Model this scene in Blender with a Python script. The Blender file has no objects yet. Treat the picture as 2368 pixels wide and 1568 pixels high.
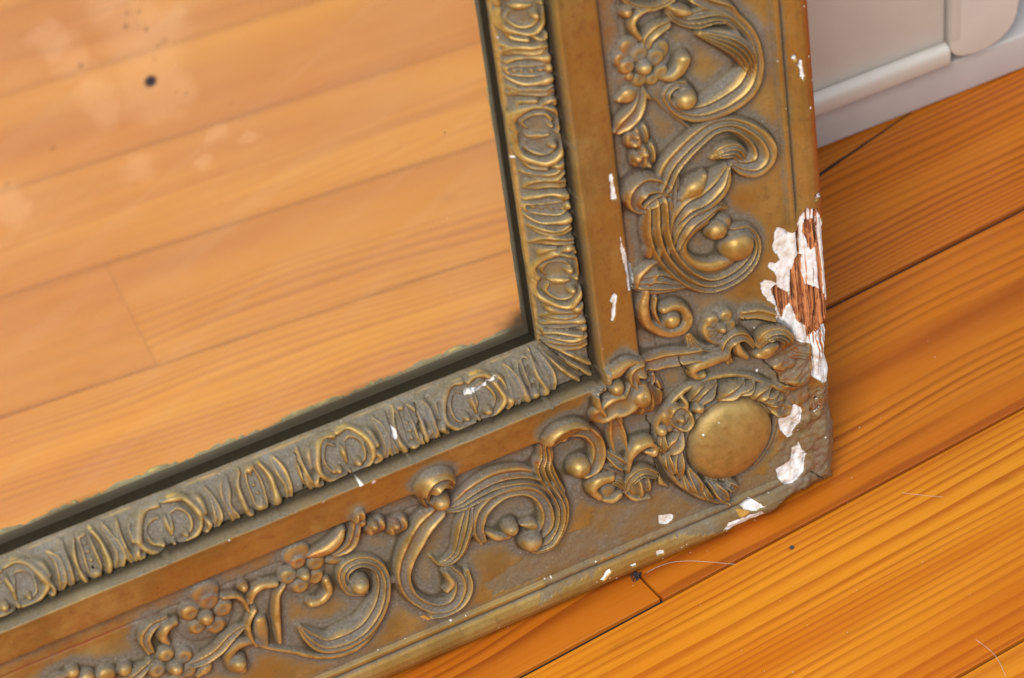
import bpy, math, random
import numpy as np
from mathutils import Matrix, Vector
random.seed(7); rng=np.random.default_rng(7)
S=0.001
scn=bpy.context.scene
# ------------------------------------------------------------------ camera, world, lamps, exposure
cd=bpy.data.cameras.new("camera"); cam=bpy.data.objects.new("camera",cd); scn.collection.objects.link(cam); scn.camera=cam
R=Matrix(((0.889172,0.356548,-0.286786),(-0.449394,0.562510,-0.693994),(-0.086122,0.745960,0.660399)))
cam.matrix_world=Matrix.Translation(Vector((-458.179,-796.850,882.752))*S)@R.to_4x4()
cd.sensor_width=36; cd.lens=36*7124.86/2367; cd.clip_start=0.01; cd.clip_end=50
cd.dof.use_dof=True; cd.dof.focus_distance=1.205; cd.dof.aperture_fstop=14.0
W=bpy.data.worlds.new("World"); scn.world=W; W.use_nodes=True
bg=W.node_tree.nodes["Background"]; bg.inputs[0].default_value=(0.86,0.92,1.0,1); bg.inputs[1].default_value=0.28
def area(name,loc,target,size,sy,power,col):
    l=bpy.data.lights.new(name,'AREA'); l.shape='RECTANGLE'; l.size=size; l.size_y=sy; l.energy=power; l.color=col
    o=bpy.data.objects.new(name,l); scn.collection.objects.link(o); o.location=loc
    o.rotation_euler=(Vector(target)-Vector(loc)).to_track_quat('-Z','Y').to_euler(); return o
area("window_light",(-1.12,-1.32,1.75),(0,0,0.05),0.75,0.95,61,(1.0,0.99,0.96))
area("room_fill_light",(1.7,-1.9,1.5),(0.15,0.15,0.05),1.4,1.4,17,(0.90,0.95,1.0))
area("side_window_light",(1.25,0.12,0.85),(0,0,0.0),0.35,0.7,6,(0.86,0.93,1.0))
scn.view_settings.view_transform='Standard'; scn.view_settings.look='None'; scn.view_settings.exposure=0.0; scn.view_settings.gamma=1
scn.render.engine='CYCLES'
scn.render.resolution_x=1024; scn.render.resolution_y=678
# ------------------------------------------------------------------ traced relief of the frame (millimetres on the frame face)
STROKES=[["scroll","",3.4,3,[44.3,241.5,2.8,38.0,239.8,3.0,32.2,233.4,2.9,28.2,226.1,3.2,26.9,218.6,3.6,27.9,212.0,4.5,31.6,206.7,5.7,37.4,203.8,5.7,44.2,202.2,5.0,50.7,202.3,3.9,56.1,205.0,2.8,59.6,210.0,2.3,60.0,213.1,2.6,57.5,214.7,2.6,54.7,213.9,2.4]],
["scroll_knob","",4.2,1,[54.7,209.6,3.9]],
["acanthus_leaf","",4.2,5,[45.8,233.7,1.5,40.9,230.8,2.6,35.7,227.0,3.4,31.1,221.4,3.3,28.8,215.1,2.6,28.4,209.4,1.3]],
["acanthus_leaf","",3.8,4,[57.5,248.8,0.8,55.6,244.7,1.9,51.8,241.6,2.5,46.8,240.6,3.8,41.0,239.5,3.2,35.7,236.7,2.2,33.1,234.3,0.8]],
["leaf","",3.2,1,[56.8,248.8,0.9,52.5,245.8,2.0,47.8,243.4,0.9]],
["leaf","",3.0,2,[46.3,248.9,2.5,41.2,244.7,2.6,35.1,240.6,2.1,31.4,235.9,1.2]],
["scroll","",2.4,2,[74.5,259.5,1.0,70.8,254.5,1.0,65.1,251.2,1.3,59.7,250.3,1.2,55.0,251.3,1.3]],
["tendril","",2.4,1,[64.2,250.8,0.8,69.4,250.3,1.3,71.5,247.8,1.3,71.2,244.3,1.3,69.3,240.6,1.2]],
["bead","",2.6,1,[73.2,252.6,2.0]],
["tendril","",2.6,2,[58.0,242.0,1.6,62.5,241.5,2.2,66.0,239.4,2.1,67.2,236.4,1.7]],
["flower","f1",1.2,1,[68.6,227.7,9.2]],
["petal","f1",2.6,1,[70.2,234.2,3.1]],
["petal","f1",2.6,1,[64.3,230.5,3.3]],
["petal","f1",2.6,1,[62.7,223.9,2.5]],
["petal","f1",2.6,1,[66.3,222.3,2.4]],
["petal","f1",2.6,1,[71.1,223.9,2.7]],
["petal","f1",2.6,1,[75.4,231.1,2.8]],
["petal","f1",2.6,1,[74.9,226.7,1.5]],
["bead","f1",3.6,1,[69.3,228.7,2.8]],
["petal","f1",1.8,1,[62.3,231.9,3.6]],
["petal","f1",1.8,1,[73.0,237.5,3.4]],
["petal","f1",1.8,1,[76.7,234.1,2.7]],
["tendril","",2.8,1,[63.2,221.7,1.2,59.1,220.6,2.3,55.6,222.2,2.6,53.4,225.4,2.6]],
["leaf","",2.2,1,[72.1,220.5,1.1,75.7,219.0,3.0,79.6,218.2,1.3]],
["leaf","",2.8,2,[70.6,220.5,1.0,71.6,215.5,2.2,74.6,211.2,3.1,79.0,208.5,3.1,82.0,206.4,1.7]],
["leaf","",1.8,1,[69.7,219.3,0.4,68.9,216.0,1.2,66.6,212.4,0.3]],
["stem","",1.1,1,[67.5,220.3,1.1,65.7,214.6,1.2,62.6,208.3,0.8,57.6,201.3,0.7,53.0,195.0,0.6]],
["leaf","",1.2,1,[63.6,216.8,4.4]],
["bud","b1",3.2,3,[74.2,200.5,4.6]],
["bead","b1",3.6,1,[75.8,202.4,1.4]],
["bead","b1",3.2,1,[73.6,196.2,1.0]],
["bead","b1",3.2,1,[76.8,199.1,1.5]],
["bud","b2",3.2,3,[72.4,191.6,4.9]],
["bead","b2",3.8,1,[73.6,194.1,1.8]],
["bead","b2",3.4,1,[72.2,188.2,1.1]],
["bead","b2",3.2,1,[76.0,192.6,1.8]],
["scroll","",3.6,3,[66.1,176.6,4.3,62.6,182.5,4.2,56.9,187.0,4.1,50.9,190.4,3.8,44.6,192.7,3.3,37.6,191.4,2.8,31.9,186.9,3.3,27.6,180.7,4.1,26.6,175.1,5.3,29.3,171.9,5.4,33.5,171.9,3.6,37.7,174.0,1.4]],
["acanthus_leaf","",3.0,4,[45.6,179.4,1.1,41.2,180.8,2.7,37.0,179.8,2.8,34.5,175.7,2.2,34.7,172.7,1.2]],
["curled_leaf","",4.2,2,[64.0,171.2,1.2,67.8,176.5,2.4,74.5,180.4,3.9,78.9,178.3,4.1,79.4,173.4,2.5,76.9,169.6,1.7,72.9,167.8,1.1]],
["curled_leaf","",3.4,2,[64.0,168.9,1.1,68.7,171.5,1.9,73.0,170.9,2.1,74.8,168.7,1.1]],
["acanthus_leaf","",4.0,3,[40.7,173.0,1.8,45.5,168.7,4.9,52.0,165.0,5.5,58.4,163.7,5.0,62.6,159.6,3.3,64.8,155.6,1.4]],
["leaf","",3.6,1,[50.4,173.8,1.8,54.4,170.6,3.7,59.7,167.9,2.2]],
["acanthus_leaf","",3.8,3,[42.2,155.6,0.9,46.3,158.6,2.3,51.9,158.3,3.8,57.7,156.8,4.4,61.2,153.4,4.1,63.6,148.8,3.2]],
["stem","",3.0,4,[61.9,176.1,2.3,63.9,168.7,3.4,66.9,163.1,5.5,69.1,157.1,6.0,70.1,150.5,5.9]],
["scroll","",3.8,4,[69.9,166.6,5.4,70.5,157.9,5.8,69.0,149.0,5.3,65.7,140.8,4.8,60.3,132.3,4.5,53.2,126.3,4.7,45.7,125.6,5.0,38.6,128.2,5.0,33.8,132.5,3.7,32.8,137.5,2.7,35.4,142.3,2.7,40.1,143.4,3.3]],
["scroll_knob","",4.4,1,[39.7,138.1,5.8]],
["scroll","",2.8,1,[51.1,153.4,1.6,57.4,152.1,2.3,61.2,148.4,2.1,61.4,142.4,1.9,57.8,136.7,2.0,52.3,133.1,2.5,46.2,132.8,2.7,41.2,134.3,2.5]],
["bead","",3.4,1,[47.1,147.9,3.7]],
["bead","",2.0,1,[44.5,148.7,3.6]],
["shell","",2.8,4,[59.8,126.8,1.5,67.1,130.6,3.1,73.0,134.4,4.6,77.8,135.9,3.6]],
["leaf","",2.4,2,[68.6,134.6,1.2,72.2,140.8,2.9,77.4,138.6,4.2,80.3,135.4,2.2]],
["scroll","",3.2,1,[78.3,132.4,1.5,80.5,125.8,2.3,79.2,118.1,2.1,73.4,111.8,2.3,67.2,109.8,2.8,63.4,112.4,2.6,64.0,117.4,2.0,67.5,120.9,2.0,72.0,121.3,1.9]],
["scroll","",2.4,1,[75.0,128.2,0.9,76.3,122.7,1.0,74.4,116.3,0.9,70.9,112.3,0.9]],
["scroll_knob","",3.8,1,[69.6,115.7,3.3]],
["flower","f2",1.2,1,[49.2,102.1,7.1]],
["petal","f2",2.6,1,[46.8,107.2,2.4]],
["petal","f2",2.6,1,[52.5,106.8,2.6]],
["petal","f2",2.6,1,[46.6,102.3,3.1]],
["petal","f2",2.6,1,[51.3,99.8,2.7]],
["petal","f2",2.6,1,[54.1,102.6,2.3]],
["bead","f2",3.6,1,[49.8,103.3,1.9]],
["scroll","",2.2,1,[54.4,107.4,1.2,56.0,103.3,1.2,53.2,97.7,1.4,48.2,96.0,1.7,44.4,99.2,1.6]],
["shell","",2.4,4,[62.4,103.4,1.4,60.8,97.9,2.3,56.6,93.4,2.7,51.3,92.5,2.5,46.9,94.8,1.1]],
["scroll","",3.2,2,[59.9,94.4,2.8,67.6,96.4,3.2,74.8,98.8,3.3,81.6,100.1,3.4,88.3,102.3,3.1,89.7,98.3,2.0,87.0,93.9,1.6,81.4,90.7,1.9,80.3,94.2,1.3,82.7,97.0,0.9]],
["scroll","",3.2,1,[49.4,89.9,2.7,55.4,90.0,2.9,60.6,89.6,2.6,63.0,87.1,1.7,61.2,83.9,1.6,58.7,83.5,1.5]],
["curled_leaf","",3.6,2,[36.4,88.2,1.0,38.5,92.5,1.4,41.2,95.7,1.9,45.3,97.0,2.5,48.2,94.8,2.3,48.9,90.6,1.8,47.2,85.0,1.2]],
["curled_leaf","",3.2,1,[44.5,94.1,1.7,43.4,89.5,1.8,40.7,85.6,1.5]],
["curled_leaf","",4.0,4,[34.1,88.1,1.6,31.4,91.5,2.7,26.7,91.0,2.6,22.8,86.6,2.4,21.7,81.0,2.3,19.2,76.4,2.3,14.4,74.0,2.1]],
["leaf","",3.0,1,[34.8,83.1,1.6,31.1,83.7,3.3,27.5,84.3,1.8]],
["shell","",3.0,5,[12.8,70.1,1.8,15.3,66.7,3.6,19.1,64.0,4.3,24.0,65.3,2.5]],
["leaf","",3.4,1,[28.0,74.2,1.2,24.2,73.3,2.4,20.0,71.6,1.2]],
["ledge","",1.8,2,[38.7,103.9,2.0,32.9,102.2,2.2,26.1,97.5,2.0]],
["wreath_rim","",1.8,1,[20.8,52.8,0.8,24.0,59.2,1.0,28.5,64.6,1.0,38.8,73.8,1.1,49.3,78.9,1.2,61.3,80.3,1.3,70.2,77.6,1.4,78.4,70.9,1.2,81.3,61.1,1.0,79.7,49.9,1.0,75.5,38.9,1.1,67.4,28.2,1.1,60.6,21.9,1.2,53.6,16.5,0.6]],
["wreath_leaf","",3.6,2,[35.6,59.7,0.9,29.9,54.8,2.3,24.6,51.2,2.1]],
["wreath_leaf","",3.6,2,[39.0,63.3,1.1,36.4,65.7,3.2,32.0,66.4,1.2]],
["wreath_leaf","",3.6,2,[52.5,69.7,1.2,48.1,71.7,3.0,42.4,73.6,0.9]],
["wreath_leaf","",3.6,2,[62.8,71.5,1.3,58.7,75.3,2.7,53.6,77.2,0.9]],
["wreath_leaf","",3.6,2,[65.0,73.9,1.0,61.5,77.9,2.0,58.4,78.6,0.8]],
["wreath_leaf","",3.6,2,[45.3,68.8,0.9,41.5,70.0,1.8,38.4,71.2,0.8]],
["wreath_leaf","",3.6,2,[35.9,63.4,0.8,31.8,61.0,1.6,28.2,60.9,0.7]],
["wreath_leaf","",3.6,2,[30.9,57.7,0.8,27.3,57.0,1.7,24.2,57.1,0.7]],
["wreath_leaf","",3.6,2,[71.4,60.7,1.3,74.6,57.3,3.0,78.1,54.0,1.0]],
["wreath_leaf","",3.6,2,[72.7,54.3,0.9,74.5,48.2,2.0,73.7,40.2,0.7]],
["wreath_leaf","",3.6,2,[69.9,42.6,0.9,68.0,35.5,2.1,66.9,29.4,0.8]],
["wreath_leaf","",3.6,2,[61.7,32.9,0.9,58.6,27.0,2.3,55.7,20.0,1.0]],
["wreath_leaf","",3.6,2,[56.3,30.1,0.6,52.9,26.8,1.9,50.4,23.8,0.9]],
["wreath_leaf","",3.6,2,[77.8,53.9,0.6,78.4,49.3,1.4,76.7,43.7,0.6]],
["wreath_leaf","",3.6,2,[72.6,41.1,0.6,72.0,36.0,1.2,70.1,31.6,0.6]],
["wreath_leaf","",3.6,2,[64.9,32.6,0.6,64.2,28.2,1.3,61.6,24.2,0.6]],
["wreath_leaf","",3.6,2,[78.6,63.3,0.9,79.7,59.0,1.6,79.6,54.7,0.6]],
["rosette","r1",2.6,1,[71.0,69.2,4.8]],
["bead","r1",4.2,1,[71.3,69.2,1.7]],
["rosette_ring","r1",3.4,1,[75.1,71.4,0.9,73.6,74.6,1.1,69.9,73.9,0.8,66.9,69.7,0.8,66.7,65.4,1.0,69.7,63.3,1.0,73.8,66.2,0.8,75.0,70.0,0.7]],
["leaf","",3.2,1,[68.8,77.5,0.8,67.8,75.0,1.2,67.9,71.5,1.0]],
["leaf","",2.4,1,[75.3,73.3,1.4,76.4,70.2,2.1,74.3,64.3,1.4,70.8,62.0,1.1]],
["bead","",3.0,1,[78.8,65.3,2.2]],
["bead","",3.0,1,[62.7,69.8,2.3]],
["bead","",2.4,1,[75.5,64.9,1.7]],
["curled_leaf","",3.4,2,[89.8,98.4,1.4,91.6,93.9,3.2,94.4,90.3,5.7,99.2,91.2,5.4,103.5,89.7,4.9]],
["curled_leaf","",2.8,1,[87.4,105.8,1.1,92.4,107.8,2.1,97.2,107.2,2.7,102.1,106.9,1.2,102.6,100.4,0.3,105.7,101.0,0.6]],
["bead","",2.8,1,[97.5,98.9,2.7]],
["leaf","",3.0,1,[106.8,100.0,0.9,106.2,94.8,1.2,104.0,89.0,1.1]],
["leaf","",2.2,1,[101.3,105.1,2.0,102.2,104.6,1.1,104.0,101.8,0.7]],
["bud","b3",3.2,4,[83.2,83.8,7.0]],
["bead","b3",3.8,1,[87.2,89.6,4.6]],
["stem","",1.8,2,[96.7,80.5,2.5,97.4,72.2,3.3,96.7,64.8,3.4,96.5,59.1,2.9]],
["stem","",2.2,1,[96.8,80.8,0.4,94.4,72.4,0.6,94.3,63.1,0.6]],
["curled_leaf","",3.6,1,[95.1,52.9,1.0,93.6,59.9,1.9,90.0,63.5,2.6,85.7,63.2,2.2,82.8,60.1,1.5,83.6,57.3,2.0,86.6,58.7,1.0]],
["leaf","",3.0,2,[95.1,54.0,0.9,98.2,58.7,2.4,102.4,64.5,1.2]],
["leaf","",2.6,3,[96.8,49.9,0.8,99.7,55.4,1.9,105.3,60.1,1.4]],
["shell","",3.4,1,[108.7,46.8,1.6,110.9,51.9,2.0,108.1,55.1,2.6,103.2,54.5,2.3]],
["shell","",3.2,4,[102.8,52.2,1.4,100.0,50.2,1.9,97.9,45.8,1.1]],
["leaf","",2.4,1,[107.4,44.7,1.1,103.4,42.8,1.6,100.1,43.7,1.5]],
["bead","",1.6,1,[104.6,47.6,3.9]],
["shell","",3.4,3,[97.1,43.4,1.1,93.8,48.8,2.3,89.0,49.7,2.3,83.9,45.6,1.6]],
["bud","b4",3.2,3,[90.4,43.3,4.7]],
["leaf","",2.2,1,[97.1,42.3,0.7,93.9,38.7,1.2,87.9,36.5,1.0]],
["leaf","",1.6,1,[82.7,45.7,0.9,82.0,41.2,1.3,78.9,36.9,0.7]],
["scroll","",3.6,2,[125.7,80.5,2.0,122.9,85.7,5.5,117.0,86.0,4.5,110.0,79.8,2.8,106.4,73.1,2.7,106.3,66.8,3.1,108.6,61.9,3.2,112.2,60.5,2.7]],
["scroll_knob","",4.2,1,[114.9,64.8,4.0]],
["acanthus_leaf","",4.0,4,[128.0,87.6,1.4,127.9,77.4,2.7,129.7,72.5,3.4,128.2,64.8,3.3,125.2,56.3,2.8]],
["scroll","",3.6,3,[127.4,61.4,2.7,125.0,52.6,2.7,125.2,46.5,2.7,127.5,40.7,2.7,131.9,36.2,2.8,136.4,35.2,2.3,139.8,36.8,1.9]],
["scroll_knob","",4.2,1,[139.4,40.3,4.0]],
["acanthus_leaf","",3.4,4,[170.6,69.7,1.6,164.6,69.9,3.5,158.4,72.1,4.9,150.5,73.2,5.5,142.3,71.3,5.1,135.0,67.1,4.1,129.8,61.1,3.3,126.6,53.3,2.2]],
["scroll","",3.0,2,[158.4,48.3,1.6,159.6,55.0,2.5,157.3,62.3,3.1,152.6,65.9,3.1,145.8,66.9,2.7,138.3,64.2,2.4,133.1,58.6,2.3,130.9,51.0,2.5,132.2,44.7,2.9,136.0,40.3,2.0]],
["bead","",3.8,1,[146.8,50.0,2.9]],
["tendril","",2.2,1,[156.4,51.8,0.9,152.8,48.0,1.8,148.2,46.5,1.8]],
["leaf","",2.4,1,[141.8,48.4,0.9,137.8,46.5,2.1,135.4,42.5,1.1]],
["bud","",4.0,3,[166.8,79.6,1.3,171.0,87.5,4.1,175.7,87.8,5.9,177.7,80.4,2.6,176.1,74.2,1.8,172.4,70.8,1.4]],
["bead","",4.6,1,[172.9,76.4,3.4]],
["acanthus_leaf","",3.0,4,[161.6,65.8,2.5,164.1,59.3,3.6,166.6,52.9,3.1,169.3,48.0,2.6,173.4,45.5,2.0,177.4,46.4,1.1,179.7,50.3,0.6]],
["scroll","",3.4,2,[175.1,71.2,3.7,181.0,67.8,4.1,186.1,61.9,4.0,190.2,55.5,3.5,192.5,48.4,2.9,191.8,40.4,2.4,188.3,33.5,2.2,182.7,28.0,2.5,176.2,26.9,3.0,172.2,30.8,2.9,171.1,36.6,2.3,173.9,42.8,1.5]],
["acanthus_leaf","",2.6,2,[166.8,37.6,0.9,167.8,30.4,1.7,172.0,25.5,2.0,178.4,23.8,1.8,184.3,24.6,1.4]],
["leaf","",2.8,1,[175.7,42.0,1.2,174.3,36.5,1.5,176.7,33.5,1.1]],
["bud","b5",3.2,2,[199.1,75.8,3.7]],
["bead","b5",3.6,1,[200.4,78.1,1.8]],
["bud","b6",3.2,2,[190.6,71.8,4.0]],
["bead","b6",3.6,1,[191.9,74.1,1.8]],
["bead","",2.4,1,[204.1,80.6,1.7]],
["scroll","",3.4,3,[208.6,48.7,2.1,213.3,51.4,2.2,215.1,57.4,2.2,213.1,62.0,2.8,207.3,62.2,2.5,202.2,57.6,2.4,200.7,51.0,2.8,202.6,43.7,3.5,206.8,37.5,4.2,212.8,33.2,4.6,220.7,32.0,4.8,228.1,32.9,3.7,232.9,38.1,2.5,235.8,43.7,1.0]],
["scroll_knob","",4.2,1,[210.1,53.2,3.4]],
["stem","",2.0,1,[200.6,39.4,0.8,208.0,28.5,1.2,217.9,23.8,1.4,230.3,26.5,1.2,240.4,34.0,1.1,250.4,41.4,1.0,254.5,46.3,1.4,261.0,47.9,2.2,264.6,44.5,2.0,264.2,38.8,2.0,260.8,35.7,1.5]],
["scroll_knob","",3.6,1,[262.4,40.7,3.0]],
["bridge","",1.4,1,[199.8,49.0,2.1,196.0,47.2,1.8,192.6,46.2,1.9]],
["flower","f3",1.2,1,[229.8,66.9,7.4]],
["petal","f3",2.6,1,[231.2,74.3,2.9]],
["petal","f3",2.6,1,[235.8,69.5,3.1]],
["petal","f3",2.6,1,[232.0,63.1,3.0]],
["petal","f3",2.6,1,[225.8,64.2,2.8]],
["petal","f3",2.6,1,[224.6,70.5,3.1]],
["bead","f3",3.6,1,[230.2,68.2,2.2]],
["petal","f3",2.0,1,[230.8,77.4,4.2]],
["leaf","",2.8,1,[226.8,75.0,1.2,220.0,75.0,2.5,215.0,77.2,2.5,212.0,80.6,1.3]],
["leaf","",2.8,2,[216.8,69.8,1.1,210.6,72.3,2.4,207.1,78.4,2.0,205.5,87.5,1.8]],
["tendril","",2.4,1,[222.1,60.5,1.4,221.9,55.5,1.7,225.6,52.6,1.8,229.6,53.0,1.7]],
["leaf","",1.2,1,[221.7,68.8,0.6,216.8,67.0,1.9,212.6,64.9,0.5]],
["stem","",2.4,1,[238.3,66.2,1.0,241.5,62.7,1.2,243.5,55.3,1.5,244.3,48.9,1.4,244.9,41.6,1.0]],
["tendril","",2.4,1,[241.7,69.0,1.8,246.3,70.3,1.7,250.0,69.0,1.6,252.0,64.5,1.0]],
["bead","",2.6,1,[253.4,73.1,1.8]],
["flower","f4",1.2,1,[269.7,65.9,9.2]],
["petal","f4",2.6,1,[267.3,73.2,3.5]],
["petal","f4",2.6,1,[275.0,71.6,3.1]],
["petal","f4",2.6,1,[262.8,67.3,3.2]],
["petal","f4",2.6,1,[266.7,61.0,3.2]],
["petal","f4",2.6,1,[273.7,63.9,2.9]],
["bead","f4",3.6,1,[270.0,67.1,2.8]],
["petal","f4",2.0,1,[267.7,76.7,4.4]],
["tendril","",2.0,1,[261.5,72.0,1.2,257.0,70.3,1.2,254.4,66.2,1.0,253.5,60.9,0.8]],
["tendril","",2.2,1,[251.3,60.6,1.0,254.8,56.1,1.2,255.4,50.2,1.1,253.9,44.0,0.8]],
["leaf","",1.8,1,[250.1,53.5,2.3,250.7,49.1,2.7,250.3,42.7,1.5]],
["curled_leaf","",2.8,1,[281.3,70.3,1.3,285.4,69.6,1.9,287.2,66.1,1.8,285.8,62.3,1.1]],
["curled_leaf","",2.4,2,[284.1,72.8,1.1,290.3,72.5,2.1,293.7,67.9,2.0,292.8,60.8,1.4]],
["leaf","",2.6,2,[256.8,54.9,1.0,262.8,53.5,2.0,268.1,50.0,2.0,274.2,48.3,2.0,279.9,48.1,1.5]],
["flower","f5",1.2,1,[285.4,49.1,9.0]],
["petal","f5",2.6,1,[281.3,53.2,2.9]],
["petal","f5",2.6,1,[281.1,46.3,2.8]],
["petal","f5",2.6,1,[285.8,44.3,2.8]],
["petal","f5",2.6,1,[292.2,52.0,2.9]],
["petal","f5",2.6,1,[287.5,57.1,2.7]],
["bead","f5",3.6,1,[285.7,50.4,2.7]],
["leaf","",2.4,1,[277.9,41.8,1.2,274.5,44.2,2.2,272.5,46.6,0.6]],
["leaf","",2.6,2,[303.6,52.4,1.3,299.3,54.2,2.3,293.8,56.2,1.2]],
["bead","",2.4,1,[322.3,66.4,2.4]],
["bead","",2.6,1,[318.2,61.4,3.1]],
["leaf","",2.2,1,[311.1,58.6,3.6]],
["bead","",2.2,1,[303.6,57.6,2.6]],
["leaf","",2.4,2,[333.5,63.4,1.4,328.6,64.5,2.9,324.3,65.2,1.8]]]
POLYS=[["plaster",[9.7,143.1,5.6,141.0,3.0,134.1,-2.0,113.5,-2.9,107.7,-2.9,99.4,-4.2,88.5,-4.0,76.0,-4.5,63.8,-4.5,53.1,-2.7,45.9,9.4,58.3,12.8,62.8,11.8,68.8,10.9,76.5,14.5,79.2,17.0,81.1,18.3,85.2,19.4,87.8,22.2,91.1,25.6,95.2,25.9,98.1,24.8,101.1,27.8,105.0,29.8,109.9,30.1,114.0,28.2,115.3,23.7,112.2,23.4,115.5,26.3,120.6,25.9,122.5,23.0,121.3,21.2,122.0,23.7,127.6,23.9,129.7,21.8,137.5,20.1,136.8,16.7,133.1,13.1,133.3,12.2,138.9]],
["wood",[12.9,120.8,11.8,120.4,12.6,112.9,11.7,106.3,10.8,106.2,8.3,104.3,5.0,101.1,-2.4,81.6,-2.7,75.9,9.2,81.2,9.7,79.9,12.1,80.0,12.6,86.1,16.1,90.5,16.9,95.6,18.1,101.0,17.3,106.8,16.5,114.2,15.1,120.3]],
["wood",[24.1,110.3,23.2,110.6,21.7,107.3,18.2,104.4,17.9,98.9,19.9,98.4,21.8,93.7,23.1,96.3,23.6,101.9,25.4,108.8]],
["wood",[10.4,137.0,5.2,136.2,4.6,123.8,8.9,122.1,9.7,126.2,10.9,130.4]],
["wood",[12.8,133.5,11.9,134.4,12.6,120.9,13.1,120.0]],
["plaster",[20.6,51.6,17.0,47.0,18.7,41.4,21.8,34.7,24.8,35.3,27.5,41.5,28.8,47.9,24.6,46.8,23.2,49.8]],
["plaster",[19.5,30.8,17.9,25.6,16.1,22.5,18.2,16.4,22.3,13.1,28.0,12.6,30.3,16.7,31.1,22.3,27.9,22.2,23.8,23.8,22.2,29.0]],
["plaster",[45.0,15.3,41.7,11.8,38.9,8.5,42.8,8.2,47.9,10.8,49.2,13.0]],
["plaster",[84.0,23.7,80.6,22.8,77.1,21.1,78.6,18.2,81.9,17.7,84.6,19.7]],
["plaster",[55.2,8.4,48.8,7.8,40.4,7.0,33.5,-3.5,45.4,-3.7,58.3,5.8]],
["ochre",[51.0,12.3,45.8,9.5,49.7,8.3,50.9,9.7]],
["plaster",[86.8,162.2,85.9,156.5,82.3,145.8,81.9,142.5,83.1,135.6,86.3,137.1,86.3,144.7,86.9,151.8,87.4,156.6]],
["plaster",[92.1,139.0,91.1,137.3,91.9,134.6,92.6,130.4,94.2,127.3,95.4,128.2,94.3,132.9,93.6,134.8,94.7,137.0,93.3,138.9]],
["plaster",[88.4,191.2,87.0,190.5,86.3,179.4,88.6,179.7]],
["plaster",[8.8,209.6,7.3,208.8,7.3,203.5,6.5,201.9,7.6,200.0,8.7,202.0,8.2,204.5,9.2,207.4]],
["plaster",[11.0,211.1,9.7,211.8,9.0,210.3,9.8,209.2,10.9,209.8]],
["plaster",[3.8,147.8,-1.4,140.7,4.3,145.1,6.5,146.0,5.9,147.7]],
["plaster",[153.7,114.7,148.1,114.3,143.3,115.1,138.9,115.7,139.9,115.0,144.8,113.9,148.4,113.0,153.4,113.1,154.1,113.9]],
["plaster",[111.6,9.7,108.8,10.3,108.9,9.3,112.7,6.8,113.6,7.7]],
["plaster",[100.5,8.7,97.9,8.7,97.5,7.2,100.0,7.5]],
["plaster",[88.7,9.7,85.0,9.1,85.3,7.3,88.5,8.0]],
["plaster",[184.6,113.6,183.4,112.6,183.4,110.4,184.7,108.8,185.7,110.4]],
["ochre",[188.6,24.3,187.1,24.3,185.1,22.2,180.7,21.1,181.2,20.3,185.8,21.2]],
["grime",[108.9,43.8,113.7,33.0,135.4,32.7,161.0,26.9,157.4,19.6,119.2,17.0,76.7,11.5,34.8,-2.8,2.3,-5.2,-1.5,23.1,3.4,51.9,16.5,58.6,16.3,45.8,28.1,33.0,35.7,22.3,48.2,25.9,53.9,15.9,67.2,27.7,75.4,37.1,83.3,39.4,97.3,38.3]],
["grime",[121.6,22.1,112.3,21.2,112.9,11.3,132.0,10.3,140.1,8.2,136.3,15.2,133.6,20.8]]]
CRACKS=[[83.4,72.6,81.9,66.2,83.0,62.5,80.9,59.1,82.9,55.5,82.1,50.2,82.4,45.6,83.4,40.5],[79.7,88.8,77.3,85.2,74.8,81.6],[32.3,78.1,28.0,71.4,26.9,68.9,26.0,65.3,18.9,60.5],[39.1,102.3,38.4,100.0,33.2,98.2,26.3,94.4],[15.4,13.1,13.0,10.6,3.2,-3.2],[68.3,96.8,67.5,91.7,64.8,88.4],[118.8,120.2,116.6,117.8,113.6,114.3,111.6,111.7,108.1,106.8],[172.8,116.1,173.8,113.0,174.4,109.0,174.0,103.0],[221.5,115.9,221.7,111.0,222.2,104.3]]
PROFILE=[[0,17.5],[0.8,20.5],[2,23],[4,25.3],[6.5,26.4],[9,26.2],[11.5,25],[12.6,23.8],[13.2,22.9],[14,24],[15,24.3],[16,24],[16.8,22.6],[17.5,22.7],[20,22.8],[35,21.6],[55,20.3],[70,19.9],[80,20.3],[83.2,20.8],[84.2,22.5],[85.0,24.1],[86.2,24.7],[92,25.4],[98,26.6],[100,27.2],[100.6,27.6],[101.6,27.6],[102.2,26.5],[102.2,22.0],[102.6,18.6],[103.4,18.4],[104.1,20.4],[107,20.2],[110,18.6],[113,16.3],[116,13.7],[118,11.9],[118.5,11.2],[118.9,11.1],[119.6,10.6],[120,9.3]]

LEAN=0.07486; GLASS=4.6
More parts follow.
